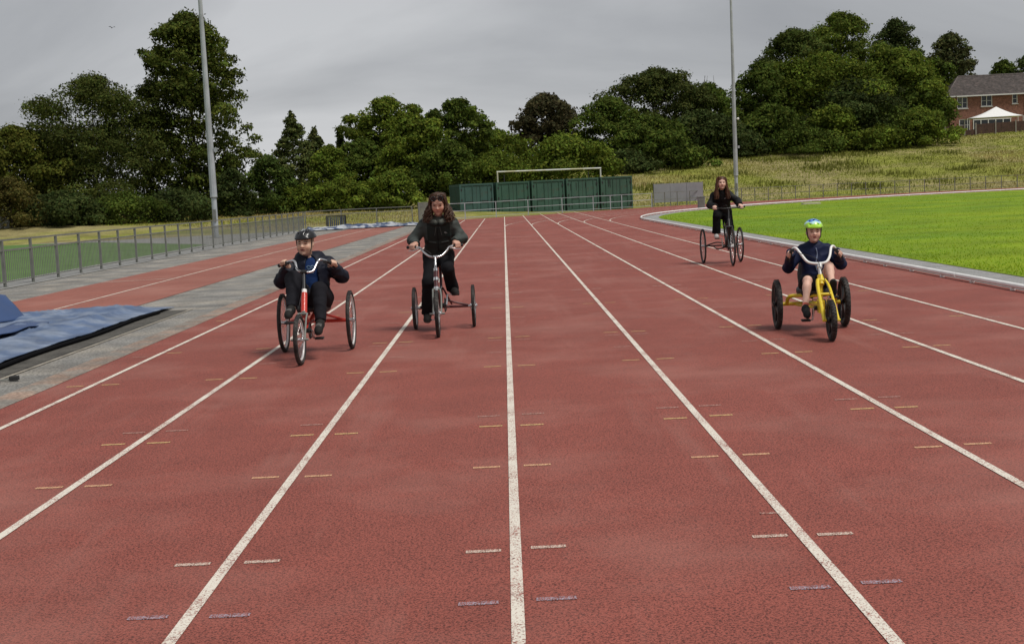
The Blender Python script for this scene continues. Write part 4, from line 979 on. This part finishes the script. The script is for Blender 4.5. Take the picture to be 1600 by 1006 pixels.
# ================================================================== tricycles
def wheel(parent, name, loc, R, rt, rimm, rz=0, spokes=28, mag=False, rim_w=.014):
    hub = MB(); hub.tube([(-.045, 0, 0), (.045, 0, 0)], .018, 10); hub.ring((-.03, 0, 0), .026, .006, 14, 6); hub.ring((.03, 0, 0), .026, .006, 14, 6)
    w = hub.build(name, M_chrome if not mag else M_black, parent); w.location = loc; w.rotation_euler = (0, 0, rz)
    t = MB(); t.ring((0, 0, 0), R - rt, rt, 56, 10)
    for k in range(72):             # tread blocks
        a = 2 * math.pi * k / 72; o_ = (.4 if k % 2 else -.4) * rt
        t.box((o_, (R - .0005) * math.cos(a), (R - .0005) * math.sin(a)), (rt * .7, .009, .005), M=Matrix.Rotation(a, 3, 'X') @ Matrix.Rotation(math.pi / 2, 3, 'X'))
    t.build('tyre', M_tyre, w)
    r = MB(); r.ring((0, 0, 0), R - 2 * rt - .004, rim_w, 56, 8, sx=.85); r.build('rim', rimm, w)
    s = MB()
    if mag:
        for k in range(5):
            a = 2 * math.pi * k / 5; d = Vector((0, math.cos(a), math.sin(a))); s.bar(d * .015, d * (R - 2 * rt), .022, .035, up=(1, 0, 0))
        s.build('spokes', M_black, w)
    else:
        for k in range(spokes):
            a = 2 * math.pi * k / spokes; a2 = a + (.35 if k % 4 < 2 else -.35); x = .03 if k % 2 else -.03
            s.tube([(x, .026 * math.cos(a2), .026 * math.sin(a2)), (0, (R - 2 * rt) * math.cos(a), (R - 2 * rt) * math.sin(a))], .0018, 4, cap=False)
        tag(s.build('spokes', M_chrome, w), kind='stuff')
    return w
def trike(label, loc, rz, D):
    r = thing('tricycle', label, 'tricycle', loc, rz, 'tricycles ridden towards the camera'); fm = D['paint']
    fw = wheel(r, 'front_wheel', D['fw'], D['fR'], D['ft'], D['rim'], D.get('steer', 0), mag=D.get('mag', False))
    for x in (-1, 1): wheel(r, 'rear_wheel', (x * D['tw'], 0, D['rR']), D['rR'], D['rt'], D['rim'], mag=D.get('mag', False))
    f = MB()
    for pts, rad in D['tubes']: f.tube(spline(pts, 5) if len(pts) > 2 else pts, rad, 10)
    for c, d in D.get('plates', []): f.box(c, d)
    f.build('frame', fm, r, bevel=0)
    ax = MB(); ax.tube([(-D['tw'] + .02, 0, D['rR']), (D['tw'] - .02, 0, D['rR'])], .011, 8)
    for x in (-1, 1): ax.tube([(x * (D['tw'] - .06), 0, D['rR']), (x * (D['tw'] + .045), 0, D['rR'])], .016, 8)
    ax.build('axle', M_chrome, r)
    k = MB()
    for pts, rad in D['fork']: k.tube(spline(pts, 4) if len(pts) > 2 else pts, rad, 8)
    for x in (-1, 1): k.tube([(D['fw'][0] + x * .03, D['fw'][1], D['fw'][2]), (D['fw'][0] + x * .082, D['fw'][1], D['fw'][2])], .011, 8)
    fk = k.build('fork', D['forkm'], r)
    st = MB()
    for pts, rad in D['stem']: st.tube(pts, rad, 8)
    st.build('stem', D['stemm'], r)
    hb = MB(); bp = spline(D['bar'], 6); hb.tube(bp, .0125, 10); h = hb.build('handlebar', D['barm'], r)
    for e in (0, -1):
        a = Vector(D['bar'][e]); b = Vector(D['bar'][1 if e == 0 else -2]); d = (b - a).normalized(); g_ = MB()
        g_.tube([a - d * .012, a + d * .11], .0165, 10); g_.tube([a - d * .016, a - d * .008], .02, 10); g_.build('grip', M_black, h)
        lv = MB(); q = a + d * .125; lv.tube([q + Vector((0, -.02, -.012)), q + Vector((0, -.05, -.03)) - d * .04, q + Vector((0, -.052, -.04)) - d * .12], [.008, .006, .005], 6); lv.box(q + Vector((0, -.018, -.008)), (.03, .04, .028)); lv.build('brake_lever', D.get('lever', M_black), h)
    cb = MB(); a = Vector(D['bar'][1]); c = Vector(D['stem'][-1][0][-1]) if False else Vector(D['fw']) + Vector((0, .05, D['fR'] + .05)); mid = Vector(D['bar'][len(D['bar']) // 2])
    cb.tube(spline([a + Vector((0, -.03, -.01)), mid + Vector((-.06, -.1, .06)), mid + Vector((.0, -.08, -.06)), c], 6), .0035, 5); cb.build('brake_cable', M_black, r)
    for t in D['seat']: t(r)
    bbp = Vector(D['bb']); cr = MB(); cr.tube([bbp + Vector((-.06, 0, 0)), bbp + Vector((.06, 0, 0))], .022, 10); cr.ring(bbp + Vector((.045, 0, 0)), .075, .006, 28, 6); 
    for k in range(4):
        a = k * math.pi / 2; cr.bar(bbp + Vector((.045, 0, 0)), bbp + Vector((.045, .075 * math.cos(a), .075 * math.sin(a))), .012, .006, up=(1, 0, 0))
    co = cr.build('crank', M_black if D.get('blackcrank', True) else M_chrome, r)
    for x, pp in ((-1, D['pedL']), (1, D['pedR'])):
        pp = Vector(pp); arm = MB(); arm.tube([bbp + Vector((x * .062, 0, 0)), (bbp.x + x * .075, pp.y, pp.z)], [.013, .010], 8); arm.tube([(bbp.x + x * .075, pp.y, pp.z), (pp.x + x * .03, pp.y, pp.z)], .007, 6); arm.build('crank_arm', M_chrome, co)
        pd = MB(); pd.box(pp, (.085, .075, .022)); pd.build('pedal', M_black, co, bevel=.006)
    ch = MB(); rs = .035; A_ = bbp + Vector((.045, 0, 0)); B_ = Vector((.045 + bbp.x, 0, D['rR'])); n_ = 10; P = []
    dd = (B_ - A_).normalized(); up = Vector((0, -dd.z, dd.y)); up = up if up.z > 0 else -up
    for i in range(n_ + 1): a = math.pi * i / n_; P.append(A_ + (up * math.cos(a) - dd * math.sin(a)) * .078)
    for i in range(n_ + 1): a = math.pi * i / n_; P.append(B_ + (-up * math.cos(a) + dd * math.sin(a)) * rs)
    ch.tube(P, .005, 5, closed=True); ch.build('chain', M_black, r)
    for fn in D.get('more', []): fn(r)
    return r
def saddle(c, ln=.26, w=.2, post=None):
    def fn(r):
        x, y, z = c; f = SDF((x - w, y - ln, z - .12), (x + w, y + ln, z + .1), .008)
        f.ell((x, y + .05, z), (w * .5, .12, .04), .03); f.cap((x, y + .04, z + .005), (x, y - ln * .55, z + .005), .05, .022, .04); f.cut((x, y, z - .03), (0, 0, -1)); o = f.obj('saddle', M_vinyl, r)
        m = MB(); m.tube([(x, y + .02, z - .02), post], .014, 8); m.build('seat_post', M_chrome, r)
    return fn
def bucket(c, w, d, back, post):
    def fn(r):
        x, y, z = c; f = SDF((x - w, y - d, z - .15), (x + w, y + d, z + back + .15), .009)
        for sx in (-1, 1): f.cap((x + sx * w * .28, y - d * .42, z), (x + sx * w * .3, y + d * .3, z), .05, .055, .06)
        f.ell((x, y, z), (w * .46, d * .5, .045), .05)
        f.cut((x, y, z - .05), (0, 0, -1)); f.obj('seat', M_vinyl, r)
        g_ = SDF((x - w, y - d, z - .1), (x + w, y + d, z + back + .15), .009)
        for sx in (-1, 1): g_.cap((x + sx * w * .22, y + d * .5, z + .07), (x + sx * w * .17, y + d * .62, z + back), .045, .04, .05)
        g_.ell((x, y + d * .56, z + back * .55), (w * .36, .035, back * .5), .05); g_.obj('backrest', M_vinyl, r)
        m = MB(); m.tube([(x, y, z - .03), post], .02, 8); m.tube([(x, y + d * .3, z - .03), (x, y + d * .58, z + .1), (x, y + d * .64, z + back * .6)], .014, 8); m.build('seat_bracket', M_black, r)
    return fn
# ------------------------------------------------------------------ red tricycle and rider
def bx(c, d): return (c, d)
def white_collar(r):
    m = MB(); m.tube([(.005, -.762, .645), (.004, -.745, .675)], .027, 12); m.build('headset_collar', M_whitepaint, r)
redL = (-1.965, 13.04, .011)
RB = [(-.278, -.37, .903), (-.150, -.48, .945), (-.104, -.52, .935), (-.074, -.59, .862), (-.007, -.62, .838), (.074, -.60, .842), (.112, -.53, .915), (.150, -.49, .947), (.262, -.37, .885)]
trike('red framed low tricycle at left under the boy in the dark helmet', redL, 0, dict(paint=M_red, fw=(-.004, -1.14, .236), fR=.236, ft=.021, tw=.345, rR=.297, rt=.020, rim=M_rimw, steer=-.03,
    tubes=[([(-.30, 0, .297), (.30, 0, .297)], .019), ([(-.27, 0, .305), (-.06, -.08, .385)], .014), ([(.27, 0, .305), (.06, -.08, .385)], .014), ([(0, 0, .30), (0, -.08, .39), (0, -.35, .36), (0, -.62, .31), (0, -.80, .29)], .022), ([(0, -.55, .33), (.004, -.75, .42), (.007, -.83, .53)], .02), ([(.005, -.765, .642), (.01, -.885, .455)], .031), ([(-.1, 0, .29), (0, -.35, .33)], .012), ([(.1, 0, .29), (0, -.35, .33)], .012)],
    fork=[([(.01, -.885, .47), (.01, -.92, .46)], .022), ([(-.038, -.92, .46), (-.042, -1.02, .40), (-.048, -1.14, .236)], .0095), ([(.046, -.92, .46), (.046, -1.02, .40), (.044, -1.14, .236)], .0095), ([(-.038, -.92, .46), (.046, -.92, .46)], .011)], forkm=M_galv,
    stem=[([(.004, -.745, .67), (-.007, -.625, .84)], .016), ([(-.035, -.635, .84), (.025, -.635, .84)], .021)], more=[white_collar], stemm=M_black, bar=RB, barm=M_chrome, seat=[bucket((-.02, -.06, .445), .36, .36, .34, (0, -.06, .37))],
    bb=(0, -.80, .285), pedL=(-.142, -.845, .372), pedR=(.128, -.775, .205)))
def rot_pts(v): return v
NAVY = np.array((.010, .012, .022))
def redtrim(K, q):
    tl, sd, fr, s = q['tl'], q['sd'], q['fr'], q['s']
    # hood bunched behind the neck
    nb = q['nb']; K.cap(nb + np.array([-.10, .03, .02]), nb + np.array([.08, .03, .02]), .06, .06, .03); K.cap(nb + np.array([-.095, -.02, .012]), nb + np.array([-.09, .03, .02]), .045, .05, .03); K.cap(nb + np.array([.06, -.02, .012]), nb + np.array([.07, .03, .02]), .045, .05, .03); K.cap(nb + np.array([-.10, .02, .0]), nb + np.array([-.06, -.06, -.035]), .04, .026, .02); K.cap(nb + np.array([.10, .02, .0]), nb + np.array([.07, -.06, -.035]), .04, .026, .02)
SHr = person('boy in dark helmet and navy jacket riding the red framed tricycle', redL, 0,
    dict(head=(-.052, -.125, 1.098), neck=(-.022, -.065, .935), shL=(-.165, -.05, .872), shR=(.150, -.035, .872), elL=(-.312, -.15, .735), elR=(.295, -.12, .75), hipL=(-.105, -.10, .525), hipR=(.075, -.10, .525), knL=(-.145, -.42, .765), knR=(.105, -.44, .645), anL=(-.135, -.70, .492), anR=(.128, -.655, .345), toL=(-.142, -.90, .408), toR=(.13, -.86, .235)),
    dict(s=.92, girth=1.22, hh=.118, yaw=-.22, pitch=.02, chub=1.12, skin=(.64, .42, .31), hair=(.008, .007, .007), gripL=(Vector(RB[0]).lerp(Vector(RB[1]), .38), Vector(RB[1]) - Vector(RB[0])), gripR=(Vector(RB[8]).lerp(Vector(RB[7]), .12), Vector(RB[7]) - Vector(RB[8])), seed=11, lip=(.30, .085, .07), mouth=True,
         trousers=dict(type='long', col=(.014, .014, .018), off=.018, end=.97), top=dict(col=NAVY, off=.026, open=(.012, .085, 0), inner=(.011, .030, .10), collar=.2, hem=-.1, trim=redtrim, fold=.013), shoe=dict(col=(.02, .019, .018), sole=(.035, .032, .03), lace=(.22, .21, .20))))
def hcol_dark(q):
    c = np.tile(np.array((.010, .010, .011)), (len(q), 1)); w = (q[:, 2] > 1.08) & (np.sin(q[:, 0] * 9 + 1.57) > .2); c[w] = (.25, .26, .27); return c
helmet(SHr, hcol_dark, [(x, y, 1.08, .07, .22, .22) for x in (-.36, 0, .36) for y in (-.42, .1, .6)] + [(x, -.66, .86, .085, .2, .09) for x in (-.3, .3)], 1)
decal(SHr, 'inner', 'iobj', 'shirt_print', [([(-.05, .02), (-.03, .032), (-.01, .022), (.01, .034), (.03, .02)], .006), ([(-.045, .008), (-.02, .0), (0, .01), (.02, .002), (.035, .012)], .006), ([(-.05, -.024), (-.03, -.014), (.0, -.026), (.03, -.016)], .007), ([(-.045, -.034), (.02, -.04)], .005)], .005, .845, (.22, .34, .46))

# ------------------------------------------------------------------ maroon tricycle and rider
womL = (-.745, 14.685, .011)
WB = [(-.352, -.27, .952), (-.228, -.35, .948), (-.175, -.42, .898), (-.11, -.48, .852), (-.045, -.50, .842), (.02, -.48, .852), (.075, -.42, .898), (.118, -.35, .944), (.238, -.27, .952)]
trike('maroon framed tricycle with chrome cruiser handlebar in the middle', womL, 0, dict(paint=M_maroon, fw=(-.03, -.95, .252), fR=.252, ft=.022, tw=.337, rR=.240, rt=.020, rim=M_rimw, steer=.02,
    tubes=[([(-.30, 0, .24), (.30, 0, .24)], .014), ([(.28, 0, .25), (.09, -.02, .30), (.02, -.16, .34)], .011), ([(-.28, 0, .25), (-.13, -.02, .30), (-.06, -.16, .34)], .011), ([(-.025, .03, .70), (-.02, -.08, .46), (-.02, -.30, .29)], .017), ([(-.04, -.655, .60), (-.03, -.50, .38), (-.02, -.32, .29)], .019), ([(-.04, -.66, .58), (-.03, -.45, .46), (-.02, -.06, .48)], .016), ([(-.042, -.615, .685), (-.038, -.715, .49)], .026), ([(.0, -.10, .47), (.09, -.02, .27)], .010), ([(-.045, -.10, .47), (-.13, -.02, .27)], .010), ([(-.02, -.30, .29), (.06, -.02, .235)], .010), ([(-.02, -.30, .29), (-.09, -.02, .235)], .010)],
    fork=[([(-.078, -.735, .50), (-.076, -.82, .42), (-.074, -.95, .252)], .0095), ([(.002, -.735, .50), (.014, -.82, .42), (.014, -.95, .252)], .0095), ([(-.078, -.73, .50), (.002, -.73, .50)], .012)], forkm=M_galv,
    stem=[([(-.042, -.61, .69), (-.044, -.595, .72)], .024), ([(-.043, -.60, .71), (-.045, -.52, .84)], .0135), ([(-.07, -.515, .842), (-.02, -.515, .842)], .02), ([(-.041, -.65, .62), (-.040, -.665, .59)], .031), ([(-.039, -.70, .52), (-.038, -.72, .48)], .031)], stemm=M_chrome, bar=WB, barm=M_chrome, lever=M_chrome,
    seat=[saddle((-.035, .08, .725), post=(-.025, .03, .66))], bb=(-.02, -.31, .29), pedL=(-.175, -.285, .125), pedR=(.15, -.265, .40), blackcrank=True))
OLIVE = np.array((.017, .022, .020))
def womtrim(K, q):
    nb = q['nb']
    for z, r in ((.0, .028), (.026, .024)):
        K.cap(nb + np.array([-.145, -.02, z]), nb + np.array([-.03, -.115, z - .045]), r, r * .9, .012); K.cap(nb + np.array([.145, -.02, z]), nb + np.array([.03, -.115, z - .045]), r, r * .9, .012)
        K.cap(nb + np.array([-.14, .02, z]), nb + np.array([.14, .02, z]), r, r, .012)
def womcol(V):
    c = np.tile(OLIVE, (len(V), 1)); nb = np.array((-.012, -.12, 1.245)); d = V - nb
    col = (d[:, 2] > -.03) & (np.abs(d[:, 0]) < .18) & (d[:, 1] < .1) & (d[:, 2] < .07); c[col] = (.085, .09, .078)
    c[(d[:, 2] < -.02) & (np.abs(d[:, 0]) > .13) & (V[:, 2] > 1.02)] = (.055, .064, .060); return c
SHw = person('woman with curly brown hair and dark jacket riding the maroon tricycle', womL, 0,
    dict(head=(0, -.185, 1.426), neck=(-.012, -.12, 1.245), shL=(-.172, -.08, 1.195), shR=(.142, -.08, 1.195), elL=(-.315, -.07, 1.02), elR=(.245, -.07, 1.02), hipL=(-.118, .03, .82), hipR=(.048, .03, .82), knL=(-.148, -.27, .55), knR=(.078, -.35, .70), anL=(-.185, -.155, .19), anR=(.112, -.14, .46), toL=(-.185, -.35, .095), toR=(.168, -.35, .395)),
    dict(s=1.0, girth=.98, hh=.120, yaw=-.05, pitch=.33, skin=(.56, .32, .24), hair=(.05, .027, .018), gripL=((-.30, -.305, .951), (.124, -.08, -.004)), gripR=((.195, -.30, .951), (.12, .08, .008)), seed=31, lip=(.42, .19, .16),
         trousers=dict(type='long', col=(.010, .010, .012), off=.016, end=1.02, flare=.016), top=dict(col=womcol, off=.019, collar=.15, hem=-.16, trim=womtrim, fold=.012), shoe=dict(col=(.018, .016, .015), sole=(.05, .048, .045), lace=(.06, .05, .05))))
strand_hair(SHw, 'hair', (.062, .030, .018), 620, 5, .165, (.017, 10), .62, .0058, fall=-.1)
hp = SHw['hp']; m = MB()
for x in (-1, 1):
    m2 = MB(); m2.ring(hp(x * .33, -.72, .72), .026, .0045, 18, 5, 'Y'); m2.tube([hp(x * .33, -.735, .72), hp(x * .33, -.715, .72)], .025, 14); m2.tube([hp(x * .55, -.66, .74), hp(x * .84, .1, .52)], .003, 5); o = m2.build('sunglasses', mat('dark_lens%d' % x, (.012, .011, .012), .15, var=0), SHw['body'])
decal(SHw, 'jacket', 'jobj', 'chest_logo', [([(.03 * math.cos(t) * r, .02 * math.sin(t) * r) for t in (0.1, .4, .8, 1.2, 1.57)], .0028) for r in (.45, .72, 1.0)], .055, 1.085, (.30, .31, .31))
decal(SHw, 'jacket', 'jobj', 'zip_flap', [([(.0, -.02 * i) for i in range(14)], .012)], -.02, 1.15, (.008, .010, .010), M_nylon)

for sx in (-1, 1):
    decal(SHw, 'jacket', 'jobj', 'pocket_flap', [([(sx * .03 + .014 * i * sx, -.01 + .002 * i) for i in range(7)], .016)], -.015, 1.00, (.045, .052, .048), M_nylon)
    decal(SHw, 'jacket', 'jobj', 'drawcord', [([(sx * (.02 + .004 * i), -.02 * i) for i in range(6)], .004)], -.015, 1.17, (.12, .12, .11))
# ------------------------------------------------------------------ black tricycle and rider
girL = (4.115, 24.47, .011)
GB = [(-.235, -.42, 1.048), (-.12, -.47, 1.044), (-.04, -.5, 1.034), (.065, -.505, 1.032), (.17, -.5, 1.036), (.25, -.47, 1.044), (.37, -.42, 1.050)]
trike('black tricycle with large thin wheels farthest back on the track', girL, 0, dict(paint=M_black, fw=(.015, -1.1, .343), fR=.343, ft=.018, tw=.355, rR=.328, rt=.017, rim=M_black, steer=-.04,
    tubes=[([(-.33, 0, .328), (.33, 0, .328)], .014), ([(-.29, 0, .335), (-.12, -.08, .39), (.0, -.22, .38)], .012), ([(.31, 0, .335), (.16, -.08, .39), (.04, -.22, .38)], .012), ([(-.14, .02, .30), (-.10, -.2, .27), (.02, -.36, .31)], .012), ([(.18, .02, .30), (.14, -.2, .27), (.02, -.36, .31)], .012), ([(.05, .05, .84), (.03, -.36, .32)], .017), ([(.04, -.64, .77), (.03, -.5, .50), (.02, -.37, .32)], .02), ([(.045, -.62, .80), (.04, -.3, .70), (.045, -.02, .72)], .017), ([(.046, -.595, .835), (.036, -.69, .69)], .024)],
    fork=[([(-.035, -.715, .70), (-.045, -.9, .58), (-.045, -1.1, .343)], .012), ([(.085, -.715, .70), (.075, -.9, .58), (.075, -1.1, .343)], .012), ([(-.04, -.71, .70), (.09, -.71, .70)], .015)], forkm=M_black,
    stem=[([(.046, -.595, .835), (.064, -.505, 1.03)], .014), ([(.03, -.505, 1.032), (.10, -.505, 1.032)], .02)], stemm=M_black, bar=GB, barm=M_black, seat=[saddle((.055, .10, .855), post=(.05, .05, .8))], bb=(.02, -.36, .32), pedL=(-.14, -.36, .475), pedR=(.15, -.30, .275)))
def gircol(V): return np.tile(np.array((.009, .009, .010)), (len(V), 1))
SHg = person('person with long auburn hair in black clothes on the farthest tricycle', girL, 0,
    dict(head=(.006, -.165, 1.513), neck=(.015, -.10, 1.335), shL=(-.125, -.06, 1.275), shR=(.165, -.06, 1.275), elL=(-.228, -.16, 1.10), elR=(.30, -.17, 1.16), hipL=(-.03, .07, .93), hipR=(.13, .07, .93), knL=(-.125, -.29, .89), knR=(.135, -.20, .68), anL=(-.132, -.24, .555), anR=(.158, -.17, .35), toL=(-.16, -.44, .485), toR=(.15, -.37, .285)),
    dict(s=.97, girth=.92, hh=.118, yaw=.0, pitch=.03, skin=(.70, .45, .36), hair=(.13, .045, .022), gripL=((-.185, -.44, 1.047), (.115, -.05, -.004)), gripR=((.315, -.44, 1.048), (.12, .05, .006)), seed=51, lip=(.42, .16, .14), res=.007,
         trousers=dict(type='long', col=(.007, .007, .008), off=.024, end=.95, flare=.018), top=dict(col=gircol, off=.028, collar=.2, hem=-.12, fold=.010), shoe=dict(col=(.55, .52, .50), sole=(.6, .58, .55), lace=(.5, .48, .46))))
strand_hair(SHg, 'hair', (.090, .036, .018), 480, 8, .27, (.007, 5), .42, .0056, fall=-.3)
decal(SHg, 'jacket', 'jobj', 'chest_logo', [([(-.025, -.004), (-.01, .006), (.01, .006), (.028, .012)], .012)], .075, 1.215, (.32, .30, .29))

# ------------------------------------------------------------------ yellow tricycle and rider
yelA = math.atan2(-.05, .67); yelL = (3.075, 12.995, .011)
YB = [(-.262, -.34, .735), (-.240, -.41, .815), (-.205, -.455, .838), (-.165, -.50, .785), (-.115, -.555, .712), (-.06, -.575, .690), (.003, -.58, .687), (.07, -.57, .698), (.110, -.53, .75), (.138, -.46, .830), (.168, -.43, .838), (.205, -.38, .79), (.252, -.33, .735)]
trike('yellow low tricycle with tall white handlebar on the right', yelL, yelA, dict(paint=M_yel, fw=(.005, -1.155, .190), fR=.190, ft=.027, tw=.336, rR=.250, rt=.029, rim=M_black, mag=True, steer=.0,
    tubes=[([(-.30, 0, .25), (.30, 0, .25)], .019), ([(-.24, -.02, .26), (-.225, -.10, .33), (-.10, -.16, .345), (.0, -.17, .34), (.10, -.16, .345), (.225, -.10, .33), (.24, -.02, .26)], .019), ([(0, 0, .25), (-.01, -.30, .27), (-.02, -.60, .285), (-.02, -.76, .30)], .026), ([(-.02, -.70, .29), (-.012, -.69, .40), (-.006, -.665, .50)], .024), ([(-.005, -.648, .575), (-.006, -.70, .49)], .03), ([(-.15, -.02, .24), (-.02, -.4, .24)], .012), ([(.15, -.02, .24), (-.02, -.4, .24)], .012)], plates=[((-.022, -.75, .285), (.055, .13, .12))],
    fork=[([(-.035, -.685, .535), (-.052, -.80, .455), (-.06, -1.155, .19)], .0185), ([(.03, -.685, .535), (.06, -.80, .455), (.07, -1.155, .19)], .014), ([(-.035, -.69, .53), (.03, -.69, .53)], .022), ([(-.052, -.86, .41), (.06, -.86, .41)], .014)], forkm=M_yel,
    stem=[([(-.006, -.655, .56), (-.002, -.605, .65)], .017), ([(-.002, -.605, .645), (.002, -.585, .68)], .026)], stemm=M_rimw, bar=YB, barm=M_whitepaint, seat=[bucket((.02, -.03, .375), .32, .33, .30, (0, -.03, .30))], bb=(-.02, -.70, .265), pedL=(-.160, -.70, .150), pedR=(.105, -.735, .37)))
M_sock = (.45, .12, .09)
def yelcol(V): return np.tile(np.array((.008, .013, .045)), (len(V), 1))
SHy = person('boy in blue and lime helmet with bare knees riding the yellow tricycle', yelL, yelA,
    dict(head=(.036, -.06, .975), neck=(.045, -.01, .835), shL=(-.070, .0, .785), shR=(.178, .0, .785), elL=(-.225, -.07, .625), elR=(.300, -.07, .64), hipL=(-.035, -.06, .425), hipR=(.098, -.06, .425), knL=(-.085, -.38, .51), knR=(.130, -.37, .635), anL=(-.150, -.61, .262), anR=(.112, -.64, .452), toL=(-.165, -.79, .172), toR=(.098, -.775, .535), heR=(.112, -.70, .365)),
    dict(s=.78, girth=.98, hh=.104, yaw=.0, pitch=.0, skin=(.70, .44, .345), hair=(.10, .05, .025), gripL=((-.250, -.375, .772), (-.022, .07, -.08)), gripR=((.232, -.352, .758), (.047, .05, -.055)), seed=71, lip=(.42, .10, .09), mouth=True, chub=1.02,
         trousers=dict(type='short', lenL=.80, lenR=.62, col=(.008, .008, .010), off=.020), top=dict(col=yelcol, off=.022, collar=.32, hem=-.06, fold=.010), shoe=dict(col=(.012, .012, .013), sole=(.02, .02, .021), lace=(.03, .03, .03)), sock=M_sock))
def hcol_lime(q):
    c = np.tile(np.array((.42, .78, .05)), (len(q), 1)); z = q[:, 2]; x = np.abs(q[:, 0]); w = .84 + .08 * np.sin(q[:, 0] * 9) ; c[z > w] = (.50, .80, .78); c[(z > 1.02 + .06 * np.sin(q[:, 0] * 7 + 1))] = (.10, .25, .62); c[(z < .42)] = (.36, .72, .04); return c
helmet(SHy, hcol_lime, [(x, y, 1.10, .08, .2, .2) for x in (-.4, .0, .4) for y in (-.2, .4)] + [(x, -.74, .74, .12, .2, .055) for x in (-.42, .42)], 2)
decal(SHy, 'jacket', 'jobj', 'zip', [([(.01 * math.sin(i * .5), -.0175 * i) for i in range(14)], .008)], .048, .815, (.20, .24, .34))

# ================================================================== GRASS
M_blade = mat('grass_blades', attr=True, rough=.8, var=.12, scale=.5, trans=.25, spec=.2)
def blades(name, P, hgt, wid, cols, rng, label, lean=.45):
    n = len(P); a = rng.rand(n) * 6.283; d = np.stack([np.cos(a), np.sin(a), np.zeros(n)], 1); b = np.stack([-d[:, 1], d[:, 0], np.zeros(n)], 1); l = (lean * hgt * rng.rand(n))[:, None]
    up = np.array([0, 0, 1.])[None]; h = hgt[:, None]; w = wid[:, None]
    V = np.stack([P - d * w, P + d * w, P + up * h * .6 + b * l * .4 + d * w * .7, P + up * h + b * l, ], 1).reshape(-1, 3)
    i = np.arange(n)[:, None] * 4; F = np.concatenate([i + np.array([[0, 1, 2]]), i + np.array([[0, 2, 3]])], 0)
    o = npobj(name, V, F, M_blade, None, col=np.repeat(cols, 4, 0)); return tag(o, label, 'grass', kind='stuff')
rg = np.random.RandomState(4)
n = 60000; y = 13 + 75 * rg.rand(n) ** 2.6; x = 7.22 + (.62 * y + 2) * rg.rand(n) ** 1.5; k = np.hypot(x - BC[0], np.maximum(y - BC[1], 0)) < BC[0] - 7.25; x, y = x[k], y[k]; n = len(x)
cc = np.array((.225, .37, .012))[None] * rg.uniform(.85, 1.15, n)[:, None]; cc[:, 0] *= rg.uniform(.8, 1.35, n)
blades('infield_blades', np.stack([x, y, np.full(n, .02)], 1), rg.uniform(.012, .034, n), .004 + .00022 * y, cc, rg, 'short bright grass blades of the infield')
n = 230000; x = rg.uniform(-48, 75, n); y = rg.uniform(70, 160, n); d = np.hypot(x - BC[0], y - BC[1]); vis = (np.abs(x / y - .03) < .42) & np.where(x > -11, d > 50.2, True) & ~((x > -5) & (x < 11.5) & (y < 98)) & ~((x < -11) & (y < 72 + (-11 - x) * .66)) & ~((x > -12) & (x < -4) & (y < 76))
x, y = x[vis], y[vis]; n = len(x); z = terrain(x, y); pn = vnoise(np.stack([x, y, 0 * x], 1), 41, .28, 3); dry = np.clip(.5 + .9 * pn + np.interp(x, [-14, 8, 18], [.5, .0, -.42]) , 0, 1)[:, None]
cc = 1.12 * (np.array((.225, .262, .030))[None] * (1 - dry) + np.array((.36, .29, .105))[None] * dry) * rg.uniform(.7, 1.25, n)[:, None]
blades('rough_blades', np.stack([x, y, z - .03], 1), rg.uniform(.05, .18, n) * (1 + .4 * pn), .012 + .0002 * y + .006 * rg.rand(n), cc, rg, 'tall rough grass on the bank and field edge')
# darker weed clumps scattered over the bank
tri = sum(sum(len(p.vertices) - 2 for p in m.polygons) * (1 if m.users < 2 else 1) for m in bpy.data.meshes) if False else 0
P = []; C_ = []
for i in range(45):
    u_ = rg.uniform(1000, 1600); v_ = rg.uniform(.1, .95); yy = 108 + v_ * 36; q = cam_at(u_, 300, yy); m_ = rg.randint(60, 160); r_ = rg.uniform(.4, 1.5)
    xx = q.x + rg.normal(size=m_) * r_; y2 = yy + rg.normal(size=m_) * r_ * .8; P.append(np.stack([xx, y2, terrain(xx, y2) - .03], 1)); C_.append(np.tile(np.array((.17, .18, .035)) * rg.uniform(.7, 1.3), (m_, 1)) * rg.uniform(.7, 1.3, m_)[:, None])
P = np.concatenate(P); C_ = np.concatenate(C_); blades('weed_clumps', P, rg.uniform(.15, .5, len(P)), rg.uniform(.03, .07, len(P)), C_, rg, 'darker weed clumps dotted over the grassy bank')
